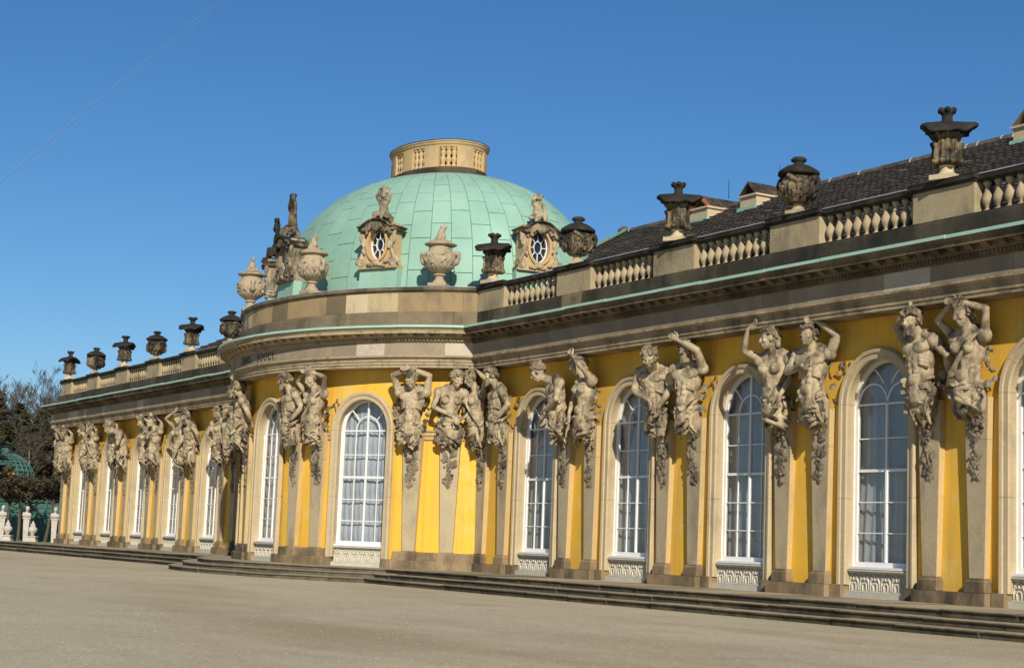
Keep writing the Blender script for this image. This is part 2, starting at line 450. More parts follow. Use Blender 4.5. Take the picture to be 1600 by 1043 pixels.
    def obj(s, name, mat, parent=None, smooth=False, loc=None, rz=0.0):
        return obj(name, s.V, s.F, mat, parent, smooth, loc, rz)

def remeshed(bm, name, voxel=0.022, it=3, fac=0.5):
    me = bm.mesh(name)
    o = bpy.data.objects.new(name + '_tmp', me)
    COL.objects.link(o)
    md = o.modifiers.new('r', 'REMESH'); md.mode = 'VOXEL'; md.voxel_size = voxel; md.use_smooth_shade = True
    if it:
        sm = o.modifiers.new('s', 'SMOOTH'); sm.factor = fac; sm.iterations = it
    dg = bpy.context.evaluated_depsgraph_get()
    out = bpy.data.meshes.new_from_object(o.evaluated_get(dg))
    out.name = name
    out.materials.clear()
    out.polygons.foreach_set('use_smooth', [True] * len(out.polygons))
    bpy.data.objects.remove(o)
    bpy.data.meshes.remove(me)
    return out

def children_of(o):
    return [c for c in bpy.data.objects if c.parent is o]

# ------------------------------------------------------------------ plan of the palace
W0 = -0.15                 # yellow wall plane of the wings
XC, YC, EA, EC = -9.43, 1.8, 7.78, 5.6   # oval hall, wall line
BAY = 4.5
ZG = -0.40                 # gravel level
_t = np.linspace(-1.2, math.pi + 1.2, 20001)
_ds = np.hypot(EA * np.sin(_t), EC * np.cos(_t)) * (_t[1] - _t[0])
_s = np.concatenate([[0], np.cumsum(_ds[1:])])
_s = -(_s - np.interp(math.pi / 2, _t, _s))
def rot_pt(s):
    t = float(np.interp(-s, -_s, _t))
    nx, ny = math.cos(t) / EA, -math.sin(t) / EC
    n = math.hypot(nx, ny)
    return XC + EA * math.cos(t), YC - EC * math.sin(t), nx / n, ny / n
def wing_pt(x):
    return x, W0, 0.0, -1.0
def rot_rz(s):
    x, y, nx, ny = rot_pt(s)
    return math.atan2(nx, -ny)
def P(fn, s, d, z):
    x, y, nx, ny = fn(s)
    return (x + nx * d, y + ny * d, z)

def sweep(path, prof, closed=True, caps=True):
    """path: (x, y, mx, my) mitre points; prof: (d, z) loop"""
    V = []; n = len(prof)
    for x, y, mx, my in path:
        V += [(x + mx * d, y + my * d, z) for d, z in prof]
    F = []
    last = n if closed else n - 1
    for i in range(len(path) - 1):
        for j in range(last):
            k = (j + 1) % n
            F.append((i * n + j, (i + 1) * n + j, (i + 1) * n + k, i * n + k))
    if caps and closed:
        F.append(tuple(range(n)))
        F.append(tuple((len(path) - 1) * n + j for j in range(n))[::-1])
    return V, F
def rpath(s0, s1, step=0.25):
    k = max(1, int(math.ceil(abs(s1 - s0) / step)))
    return [rot_pt(s0 + (s1 - s0) * i / k) for i in range(k + 1)]
def wpath(x0, x1):
    return [wing_pt(x0), wing_pt(x1)]
XL, XR = -45.55, 27.95       # outer ends of the two wings
JL, JR = -15.2, -3.6         # wings run into the rotunda here
YB = 14.0
LEFT = [(XL, YB, -1, 0), (XL, W0, -1, -1), (JL, W0, 0, -1)]
RIGHT = [(JR, W0, 0, -1), (XR, W0, 1, -1), (XR, YB, 1, 0)]
WIN_R = [0.97 + BAY * i for i in range(6)]
WIN_L = [-19.83 - BAY * i for i in range(6)]
PIER_R = [-1.28 + BAY * i for i in range(7)]
PIER_L = [-17.58 - BAY * i for i in range(7)]
WIN_S = [-4.75, 0.0, 4.75]
HERM_S = [-7.62, -6.5, -3.07, -1.95, 1.95, 3.07, 6.5, 7.62]

palace = empty('palace', (XC, YC, 0))
tag(palace, 'long yellow palace with sandstone trim and a green copper dome', 'palace')
INV = Matrix.Translation((-XC, -YC, 0))
def part(name, V, F, mat, smooth=False, parent=None):
    """a palace part given in world coordinates"""
    V = [(v[0] - XC, v[1] - YC, v[2]) for v in V]
    return obj(name, V, F, mat, parent or palace, smooth)
def partb(name, b, mat, smooth=False, parent=None):
    return part(name, b.V, b.F, mat, smooth, parent)

# ------------------------------------------------------------------ ground
def ground():
    b = B()
    # one sheet, finer near the palace
    xs = [-6000, -900, -200, -90, -60, -30, 0, 30, 60, 200, 900, 6000]
    ys = [-6000, -900, -200, -60, -30, -10, 0, 20, 60, 200, 900, 6000]
    V = [(x, y, ZG) for y in ys for x in xs]
    n = len(xs)
    F = [(j * n + i, j * n + i + 1, (j + 1) * n + i + 1, (j + 1) * n + i) for j in range(len(ys) - 1) for i in range(n - 1)]
    tag(obj('ground', V, F, 'gravel'), kind='structure')
    # loose pebbles on the near gravel
    rg = np.random.default_rng(3)
    b = B()
    V = []; F = []
    base = [(1, 0, 0), (-.5, .87, 0), (-.5, -.87, 0), (0.1, 0.1, 0.8)]
    for i in range(4500):
        u = rg.random()
        dist = 14 + 36 * u ** 1.5
        a = math.atan2(fw.y, fw.x) + (rg.random() - .5) * 0.66
        x, y = CAM.x + dist * math.cos(a), CAM.y + dist * math.sin(a)
        if y > -4.2 or (x < 2 and ((x - XC) / 10.4) ** 2 + ((y - YC) / 8.3) ** 2 < 1): continue
        s = 0.006 + 0.011 * rg.random() ** 2
        c, sn = math.cos(u * 50), math.sin(u * 50)
        k = len(V)
        V += [(x + s * (p[0] * c - p[1] * sn), y + s * (p[0] * sn + p[1] * c), ZG - 0.001 + s * p[2]) for p in base]
        F += [(k, k + 1, k + 3), (k + 1, k + 2, k + 3), (k + 2, k, k + 3)]
    tag(obj('gravel', V, F, 'pebble'), 'loose pale pebbles scattered over the gravel forecourt', 'gravel', kind='stuff')
ground()

# ------------------------------------------------------------------ steps
def steps():
    """three steps: blocks with joints, the wings straight, the rotunda curved"""
    root = B()
    root.add(*sweep(wpath(-50, JL), [(0, ZG - .1), (2.55, ZG - .1), (2.55, -.05), (0, -.05)]))
    root.add(*sweep(wpath(JR, 32), [(0, ZG - .1), (2.55, ZG - .1), (2.55, -.05), (0, -.05)]))
    root.add(*sweep(rpath(-12, 12, .5), [(0, ZG - .1), (1.15, ZG - .1), (1.15, -.045), (0, -.045)]))
    st = root.obj('steps', 'step')
    tag(st, kind='structure')
    def prof(d, z0, z1, back):
        return [(back, z0), (d - .035, z0), (d - .035, z1 - .05), (d - .008, z1 - .042), (d, z1 - .022), (d - .008, z1 - .004), (d - .02, z1), (back, z1)]
    for k in range(3):
        z1 = -0.133 * k; z0 = z1 - 0.133 - (0.03 if k == 2 else 0)
        for fn, a, b_, dd, mat, dz in ((wing_pt, -50.5 - .4 * k, JL, 2.75, 'step', 0), (wing_pt, JR, 33, 2.75, 'step', 0), (rot_pt, -12.2, 12.2, 1.45, 'step_rot', 0.004)):
            d = dd + 0.45 * k
            s = a
            while s < b_ - .01:
                L = random.uniform(1.4, 2.3)
                e = min(b_, s + L)
                path = (wpath(s + .004, e - .004) if fn is wing_pt else rpath(s + .004, e - .004, .4))
                jz = random.uniform(-.009, .007)
                jd = random.uniform(-.02, .02)
                V, F = sweep(path, prof(d + jd, z0 + dz, z1 + dz + jz, -.05 if k == 0 else d - .55))
                obj('step_stone', V, F, mat, st)
                s = e
steps()

# ------------------------------------------------------------------ walls with arched openings
WW = 0.95; SPR = 4.03; SILL = 0.64
def wall_strip(fn, a, b, wins, name, z0=-.05, z1=5.95):
    """yellow wall from s=a to s=b with arched openings; reveals 0.3 deep"""
    bb = B()
    cuts = [a]
    for c in wins:
        cuts += [c - WW, c + WW]
    cuts.append(b)
    def strip(s0, s1, step):
        k = max(1, int(math.ceil((s1 - s0) / step)))
        ss = [s0 + (s1 - s0) * i / k for i in range(k + 1)]
        for i in range(k):
            bb.add([P(fn, ss[i], 0, z0), P(fn, ss[i + 1], 0, z0), P(fn, ss[i + 1], 0, z1), P(fn, ss[i], 0, z1)], [(0, 1, 2, 3)])
    st = 0.25 if fn is rot_pt else 100
    for i in range(0, len(cuts), 2):
        if cuts[i + 1] > cuts[i]: strip(cuts[i], cuts[i + 1], st)
    for c in wins:
        n = 24
        for i in range(n):
            a0 = math.pi - math.pi * i / n; a1 = math.pi - math.pi * (i + 1) / n
            p0 = (c + WW * math.cos(a0), SPR + WW * math.sin(a0)); p1 = (c + WW * math.cos(a1), SPR + WW * math.sin(a1))
            bb.add([P(fn, p0[0], 0, p0[1]), P(fn, p1[0], 0, p1[1]), P(fn, p1[0], 0, z1), P(fn, p0[0], 0, z1)], [(0, 1, 2, 3)])
    return bb
def walls():
    for fn, a, b, wins in ((wing_pt, JR, XR, WIN_R), (wing_pt, XL, JL, sorted(WIN_L)), (rot_pt, -9.6, 9.6, WIN_S)):
        bb = wall_strip(fn, a, b, wins, 'wall')
        if fn is wing_pt:
            x = XR if a == JR else XL
            bb.add([(x, W0, -.05), (x, YB, -.05), (x, YB, 5.95), (x, W0, 5.95)], [(0, 1, 2, 3)])
        partb('wall', bb, 'yellow')
    bb = B()
    bb.add([(XL, YB, -.05), (XR, YB, -.05), (XR, YB, 7), (XL, YB, 7)], [(0, 1, 2, 3)])
    partb('rear_wall', bb, 'yellow')
    # dark rooms behind the windows
    bb = B()
    bb.box(XL + .2, -16.6, .95, 1.05, 0, 5.9).box(-2.0, XR - .2, .95, 1.05, 0, 5.9)
    bb.add(*sweep(rpath(-9, 9, .5), [(-1.05, 0), (-.95, 0), (-.95, 5.9), (-1.05, 5.9)]))
    partb('room_back', bb, 'dark')
walls()

# ------------------------------------------------------------------ windows
def arc(cx, cz, r, a0, a1, n):
    return [(cx + r * math.cos(a0 + (a1 - a0) * i / n), cz + r * math.sin(a0 + (a1 - a0) * i / n)) for i in range(n + 1)]
def band(b, inner, outer, y0, y1):
    for i in range(len(inner) - 1):
        b.prism([inner[i], inner[i + 1], outer[i + 1], outer[i]][::-1], y0, y1)
    return b
FW = 0.11
YF = 0.21          # window frame front, behind the wall plane
def win_meshes():
    T = {}
    # outer frame (white), arched
    b = B()
    W = WW + .02
    b.box(-W, -W + FW, YF, YF + .07, SILL, SPR).box(W - FW, W, YF, YF + .07, SILL, SPR)
    b.box(-W + FW, W - FW, YF, YF + .07, SILL, SILL + .10)
    band(b, arc(0, SPR, W - FW, math.pi, 0, 20), arc(0, SPR, W, math.pi, 0, 20), YF, YF + .07)
    # white lining of the reveal, splayed back to the frame
    b.box(-W, -W + .012, .02, YF, SILL, SPR).box(W - .012, W, .02, YF, SILL, SPR)
    b.box(-W, W, -.0, YF + .05, SILL - .05, SILL)
    T['frame'] = b.mesh('window')
    zr = [SILL + .10, 1.34, 1.98, 2.64, 3.31, SPR]
    IW = W - FW
    for kind in ('four', 'two'):
        b = B()
        xs = [-IW, -IW / 2, 0, IW / 2, IW] if kind == 'four' else [-IW, 0, IW]
        yb0, yb1 = YF + .012, YF + .055
        for x in xs[1:-1]:
            h = .024 if abs(x) < .01 else .011
            b.box(x - h, x + h, yb0 - (.02 if abs(x) < .01 else 0), yb1, SILL + .1, SPR)
        for i, z in enumerate(zr[1:]):
            h = .03 if i in (2,) else (.018 if i == 4 else .011)
            b.box(-IW, IW, yb0 + .004, yb1 + .004, z - h, z + h)
        if kind == 'four':
            band(b, arc(0, SPR, IW / 2 - .014, math.pi, 0, 14), arc(0, SPR, IW / 2 + .014, math.pi, 0, 14), yb0, yb1)
            b.box(-.026, .026, yb0 - .015, yb1, SPR, SPR + IW)
            for a in (math.pi / 4, 3 * math.pi / 4):
                d = Vector((math.cos(a), 0, math.sin(a))); nrm = Vector((-d.z, 0, d.x)) * .014
                p0 = d * (IW / 2); p1 = d * IW
                b.prism([(p.x + q.x, SPR + p.z + q.z) for p, q in ((p0, nrm), (p0, -nrm), (p1, -nrm), (p1, nrm))], yb0, yb1)
        else:
            for cx in (-IW / 2, IW / 2):
                band(b, arc(cx, SPR, IW / 2 - .014, math.pi, 0, 12), arc(cx, SPR, IW / 2 + .014, math.pi, 0, 12), yb0, yb1)
            band(b, arc(0, SPR + .0, IW / 2 - .014 + .0, math.pi * .98, .02, 2), arc(0, SPR, IW / 2 - .012, math.pi * .98, .02, 2), yb1, yb1 + .001)
            for sg in (-1, 1):
                band(b, arc(sg * IW, SPR, IW - .014, math.pi / 2 + sg * math.pi / 5.5, math.pi / 2 + sg * math.pi / 3.0, 6), arc(sg * IW, SPR, IW + .014, math.pi / 2 + sg * math.pi / 5.5, math.pi / 2 + sg * math.pi / 3.0, 6), yb0, yb1)
        T['bars_' + kind] = b.mesh('glazing_bars')
        # panes: one mesh for each cell
        panes = []
        yp0, yp1 = YF + .03, YF + .036
        for i in range(5):
            for j in range(len(xs) - 1):
                bb = B().prism([(xs[j] + .01, zr[i] + .01), (xs[j + 1] - .01, zr[i] + .01), (xs[j + 1] - .01, zr[i + 1] - .01), (xs[j] + .01, zr[i + 1] - .01)], yp0, yp1)
                panes.append(bb.mesh('pane'))
        if kind == 'four':
            for sg in (0, 1):
                a0, a1 = (math.pi, math.pi / 2) if sg == 0 else (math.pi / 2, 0)
                panes.append(B().prism(([(0, SPR + .02)] + arc(0, SPR + .02, IW / 2 - .01, a0, a1, 7))[::-1], yp0, yp1).mesh('pane'))
            for q in range(4):
                a0 = math.pi - q * math.pi / 4; a1 = a0 - math.pi / 4
                panes.append(B().prism((arc(0, SPR + .01, IW / 2 + .01, a0, a1, 6) + arc(0, SPR + .01, IW - .005, a1, a0, 6))[::-1], yp0, yp1).mesh('pane'))
        else:
            for sg in (0, 1):
                a0, a1 = (math.pi, math.pi / 2) if sg == 0 else (math.pi / 2, 0)
                panes.append(B().prism(([(0, SPR + .02)] + arc(0, SPR + .02, IW - .005, a0, a1, 9))[::-1], yp0, yp1).mesh('pane'))
        for p in panes:
            p.materials.append(M['glass'])
        T['panes_' + kind] = panes
    # curtain: pleated cloth with gathered scallops
    for nm, amp in (('curtain', .03), ('curtain_b', .034), ('curtain_c', .026), ('curtain_gathered', .028)):
        V = []; F = []
        nx, nz = 60, 44
        for j in range(nz + 1):
            z = SILL + .05 + (SPR + .9 - SILL) * j / nz
            for i in range(nx + 1):
                x = -1.0 + 2.0 * i / nx
                ph = {'curtain_b': 1.9, 'curtain_c': 4.1}.get(nm, 0)
                y = YF + .20 + amp * math.sin(x * (34 - ph * 2.3) + 1.3 * math.sin(z * .7 + ph) + ph) * .6 + .02 * math.sin(x * 7 + ph * 2)
                if nm == 'curtain_gathered':
                    y += .022 * math.cos((z + .02 * math.cos(x * 14)) * 2 * math.pi / .66)
                else:
                    y += .02 * math.sin(z * 1.3 + x * 3)
                V.append((x, y, z))
        for j in range(nz):
            for i in range(nx):
                F.append((j * (nx + 1) + i, j * (nx + 1) + i + 1, (j + 1) * (nx + 1) + i + 1, (j + 1) * (nx + 1) + i))
        T[nm] = mesh('curtain', V, F, True)
    # stone surround: jamb stones and arch stones
    SW = .29
    def prof_band(path_in, nrm):
        """moulded strip: inner edge points with outward normals"""
        pr = [(.02, .24), (-.055, -.05), (-.03, -.085), (.085, -.085), (.095, -.115), (.16, -.125), (.185, -.10), (.195, -.09), (.195, .0)]
        V = []; n = len(pr)
        for (x, z), (nx_, nz_) in zip(path_in, nrm):
            V += [(x + nx_ * o, y, z + nz_ * o) for o, y in pr]
        F = []
        for i in range(len(path_in) - 1):
            for j in range(n - 1):
                F.append((i * n + j, i * n + j + 1, (i + 1) * n + j + 1, (i + 1) * n + j))
        F.append(tuple(range(n))[::-1]); F.append(tuple((len(path_in) - 1) * n + j for j in range(n)))
        return V, F
    T['jamb'] = []
    for sg in (-1, 1):
        for z0, z1 in ((.26, 2.05), (2.056, SPR - .003)):
            V, F = prof_band([(sg * WW, z0), (sg * WW, z1)], [(sg, 0)] * 2)
            if sg > 0: F = [f[::-1] for f in F]
            T['jamb'].append(mesh('jamb_stone', V, F))
    T['arch'] = []
    NA = 5
    for k in range(NA):
        a0 = math.pi - k * math.pi / NA - .003; a1 = math.pi - (k + 1) * math.pi / NA + .003
        pts = arc(0, SPR, WW, a0, a1, 7)
        nr = [(math.cos(a0 + (a1 - a0) * i / 7), math.sin(a0 + (a1 - a0) * i / 7)) for i in range(8)]
        V, F = prof_band(pts, nr)
        T['arch'].append(mesh('arch_stone', V, F))
    # jamb plinth
    T['jplinth'] = [B().box(sg * WW - (0 if sg > 0 else .31), sg * WW + (.31 if sg > 0 else 0), -.16, .2, -.02, .26).mesh('jamb_plinth') for sg in (-1, 1)]
    # apron panel below the sill with six arched motifs
    b = B()
    b.box(-WW, WW, -.04, .2, -.03, .115)
    b.box(-WW, WW, .09, .2, .12, .50)
    b.box(-WW, WW, .04, .2, .50, .545).box(-WW - .0, WW, -.02, .22, .545, SILL - .06)
    b.box(-WW, WW, .055, .1, .12, .15)
    T['apron'] = b.mesh('apron')
    b = B()
    h = WW / 6
    for sg in (-1, 1):
        b.chain([(sg * h * .85, .085, .17), (sg * h * .8, .08, .32), (sg * h * .55, .08, .42), (sg * h * .1, .08, .485)], [.018, .02, .024, .02], 6)
        b.chain([(sg * h * .35, .085, .16), (sg * h * .42, .08, .27), (sg * h * .15, .08, .31)], [.018, .02, .016], 6)
        b.chain([(sg * h * .2, .08, .36), (sg * h * .55, .075, .40), (sg * h * .9, .08, .47)], [.015, .02, .016], 6)
    b.ell((0, .08, .395), (.03, .03, .05), None, 6, 4)
    T['motif'] = b.mesh('apron_motif', True)
    return T
WT = win_meshes()
for k, me in list(WT.items()):
    mm = {'frame': 'white', 'bars_four': 'white', 'bars_two': 'white', 'curtain': 'curtain', 'curtain_b': 'curtain', 'curtain_c': 'curtain', 'curtain_gathered': 'curtain_pale', 'apron': 'apron', 'motif': 'apron'}.get(k)
    if mm: me.materials.append(M[mm])
for k in ('jamb', 'arch'):
    for me in WT[k]: me.materials.append(M['stone'])
for me in WT['jplinth']: me.materials.append(M['plinth'])
def window(fn, s, kind='four', cur='curtain'):
    x, y, nx, ny = fn(s)
    rz = math.atan2(nx, -ny)
    o = link('window', WT['frame'], None, palace, (x - XC, y - YC, 0), rz)
    link('glazing_bars', WT['bars_' + kind], None, o)
    for p in WT['panes_' + kind]:
        link('pane', p, None, o)
    link('curtain', WT[cur], None, o)
    for p in WT['jamb']: link('jamb_stone', p, None, o)
    for p in WT['arch']: link('arch_stone', p, None, o)
    for p in WT['jplinth']: link('jamb_plinth', p, None, o)
    link('apron', WT['apron'], None, o)
    for i in range(6):
        link('apron_motif', WT['motif'], None, o, (-WW + (i + .5) * WW / 3, 0, 0))
    return o
for i, x in enumerate(WIN_R):
    window(wing_pt, x, 'two' if i == 3 else 'four', ('curtain_b', 'curtain', 'curtain_c')[i % 3])
for x in WIN_L:
    window(wing_pt, x)
for s in WIN_S:
    window(rot_pt, s, 'four', 'curtain_gathered')

# ------------------------------------------------------------------ pedestals, plinths, impost bands
def bases():
    PB = [(-.05, -.02), (.35, -.02), (.35, .225), (.33, .25), (-.05, .25)]
    for x in PIER_R + PIER_L:
        b = B()
        b.box(x - .965, x + .965, W0 - .31, W0 + .05, -.02, .245)
        partb('pedestal', b, 'plinth')
    edges = [-8.7, -4.75 - 1.26, -4.75 + 1.26, -1.26, 1.26, 4.75 - 1.26, 4.75 + 1.26, 8.7]
    for i in range(0, 8, 2):
        a, c = edges[i], edges[i + 1]
        n = 2
        for k in range(n):
            s0 = a + (c - a) * k / n + .003; s1 = a + (c - a) * (k + 1) / n - .003
            V, F = sweep(rpath(s0, s1, .2), [(-.05, -.02), (.30, -.02), (.30, .23), (.285, .25), (-.05, .25)])
            part('base_stone', V, F, 'plinth')
            V, F = sweep(rpath(s0, s1, .2), [(-.05, .252), (.14, .252), (.14, .47), (.11, .50), (-.05, .50)])
            part('base_stone', V, F, 'plinth')
        V, F = sweep(rpath(a, c, .2), [(-.05, 3.76), (.05, 3.76), (.055, 3.86), (.09, 3.88), (.09, 3.97), (.13, 4.0), (.13, 4.05), (-.05, 4.05)])
        part('impost_band', V, F, 'stone_warm')
bases()

# ------------------------------------------------------------------ entablature
ARCH = [(-.3, 5.82), (.52, 5.82), (.52, 5.90), (.545, 5.905), (.545, 5.985), (.57, 5.99), (.57, 6.065), (.60, 6.075), (.63, 6.11), (.66, 6.115), (.66, 6.165), (-.3, 6.165)]
BED = [(-.3, 6.55), (.63, 6.55), (.65, 6.575), (.68, 6.58), (.68, 6.655), (.73, 6.67), (.77, 6.70), (.77, 6.79), (.80, 6.79), (-.3, 6.79)]
CORONA = [(-.3, 6.788), (1.02, 6.788), (1.04, 6.77), (1.06, 6.77), (1.06, 6.86), (1.08, 6.87), (1.085, 6.885), (1.10, 6.90), (1.125, 6.93), (1.13, 6.95), (-.3, 6.95)]
GUT = [(.3, 6.952), (1.145, 6.935), (1.155, 6.935), (1.155, 7.0), (.45, 7.10), (.3, 7.10)]
def shift(p, dz): return [(d, z + dz) for d, z in p]
OUT = 0.08
ARCH = [(d + (OUT if d > 0 else 0), z) for d, z in ARCH]
BED = [(d + (OUT * .6 if d > 0 else 0), z) for d, z in BED]
def block_run(fn, a, b, prof, mat, name, lens, jz=.004, jd=.005, gap=.0025, dz=0.0):
    s = a
    while s < b - .01:
        e = min(b, s + random.uniform(*lens))
        if b - e < .5: e = b
        path = wpath(s + gap, e - gap) if fn is wing_pt else rpath(s + gap, e - gap, .22)
        oz, od = random.uniform(-jz, jz) + dz, random.uniform(-jd, jd)
        V, F = sweep(path, [(d + od if d > .2 else d, z + oz) for d, z in prof])
        part(name, V, F, mat)
        s = e
def entablature():
    endL = [(XL, YB, -1, 0), (XL, W0, -1, -1), (XL + 1.4, W0, 0, -1)]
    endR = [(XR - 1.4, W0, 0, -1), (XR, W0, 1, -1), (XR, YB, 1, 0)]
    for name, prof, mw, mr, lens in (('architrave_stone', ARCH, 'arch_wing', 'cornice_pale', (1.3, 2.4)), ('bed_moulding_stone', BED, 'cornice', 'cornice_pale', (1.8, 3.0)),
                                     ('cornice_stone', CORONA, 'cornice', 'cornice_pale', (1.3, 2.2)), ('gutter_sheet', GUT, 'gutter', 'gutter', (1.6, 2.4))):
        g = name == 'gutter_sheet'
        for e in (endL, endR):
            V, F = sweep(e, prof); part(name, V, F, mw)
        kw = dict(jz=.010, jd=.008, gap=-.02) if g else {}
        block_run(wing_pt, XL + 1.4, JL, prof, mw, name, lens, **kw)
        block_run(wing_pt, JR, XR - 1.4, prof, mw, name, lens, **kw)
        block_run(rot_pt, -10.2, 10.2, prof, mr, name, lens, dz=.006, **kw)
    for path, dz in ((LEFT, 0), (RIGHT, 0), (rpath(-10.2, 10.2, .22), .006)):
        V, F = sweep(path, shift([(-.3, 6.167), (.655, 6.167), (.655, 6.548), (-.3, 6.548)], dz)); part('frieze_core', V, F, 'stone')
    # frieze blocks
    def blocks(fn, a, b, dz):
        s = a
        while s < b - .3:
            L = random.choice([.45, .9, 1.3, 1.7, 2.1]); e = min(b, s + L)
            if b - e < .4: e = b
            path = wpath(s + .002, e - .002) if fn is wing_pt else rpath(s + .002, e - .002, .22)
            V, F = sweep(path, shift([(.5, 6.171), (.68, 6.171), (.68, 6.544), (.5, 6.544)], dz))
            part('frieze_block', V, F, 'frieze')
            s = e
    blocks(wing_pt, JR, XR + .6, 0); blocks(wing_pt, XL - .6, JL, 0); blocks(rot_pt, -10.2, 10.2, .006)
    # dentils and modillion brackets
    def small(fn, a, b, dz, mt):
        bd = B(); bm_ = B()
        s = a
        while s < b:
            x, y, nx, ny = fn(s); tx, ty = -ny, nx
            def blk(bb, hw, d0, d1, z0, z1, z2=None):
                V = []
                for z, dd in ((z0, d1 if z2 is None else z2), (z1, d1)):
                    for u, d in ((-hw, d0), (hw, d0), (hw, dd), (-hw, dd)):
                        V.append((x + tx * u + nx * d, y + ty * u + ny * d, z + dz))
                bb.add(V, [(0, 1, 2, 3), (7, 6, 5, 4), (0, 4, 5, 1), (1, 5, 6, 2), (2, 6, 7, 3), (3, 7, 4, 0)])
            blk(bd, .034, .70, .775, 6.59, 6.652)
            s += .10
        s = a
        while s < b:
            x, y, nx, ny = fn(s); tx, ty = -ny, nx
            V = []
            for z, d in ((6.70, .86), (6.786, 1.0)):
                for u, q in ((-.085, .74), (.085, .74), (.085, d), (-.085, d)):
                    V.append((x + tx * u + nx * q, y + ty * u + ny * q, z + dz))
            bm_.add(V, [(0, 1, 2, 3), (7, 6, 5, 4), (0, 4, 5, 1), (1, 5, 6, 2), (2, 6, 7, 3), (3, 7, 4, 0)])
            s += .42
        tag(partb('dentils', bd, mt), kind='stuff')
        tag(partb('modillions', bm_, mt), kind='stuff')
    small(wing_pt, JR, XR + .5, 0, 'cornice'); small(wing_pt, XL - .5, JL, 0, 'cornice'); small(rot_pt, -9.8, 9.8, .006, 'cornice_pale')
entablature()

# inscription
def inscription():
    root = None
    txt = 'SANS, SOUCI.'
    adv = {'S': .235, 'A': .25, 'N': .255, ',': .16, ' ': .24, 'O': .27, 'U': .255, 'C': .25, 'I': .15, '.': .12}
    tot = sum(adv[c] for c in txt)
    s = -tot / 2 + .1
    cache = {}
    V, F = sweep(rpath(s - .1, s + tot + .1, .2), [(.63, 6.22), (.6815, 6.22), (.6815, 6.224), (.63, 6.224)])
    root = part('inscription', V, F, 'letter')
    for ch in txt:
        a = adv[ch]
        if ch != ' ':
            if ch not in cache:
                cu = bpy.data.curves.new('t', 'FONT'); cu.body = ch; cu.size = .34; cu.extrude = .006; cu.align_x = 'CENTER'; cu.resolution_u = 4
                to = bpy.data.objects.new('t', cu); COL.objects.link(to)
                dg = bpy.context.evaluated_depsgraph_get()
                me = bpy.data.meshes.new_from_object(to.evaluated_get(dg)); bpy.data.objects.remove(to)
                me.transform(Matrix.Rotation(R(90), 4, 'X')); me.name = 'letter'
                me.materials.clear(); me.materials.append(M['letter'])
                cache[ch] = me
            x, y, z = P(rot_pt, s + a / 2, .687, 6.256)
            link('letter', cache[ch], None, root, (x - XC, y - YC, z), rot_rz(s + a / 2))
        s += a
inscription()

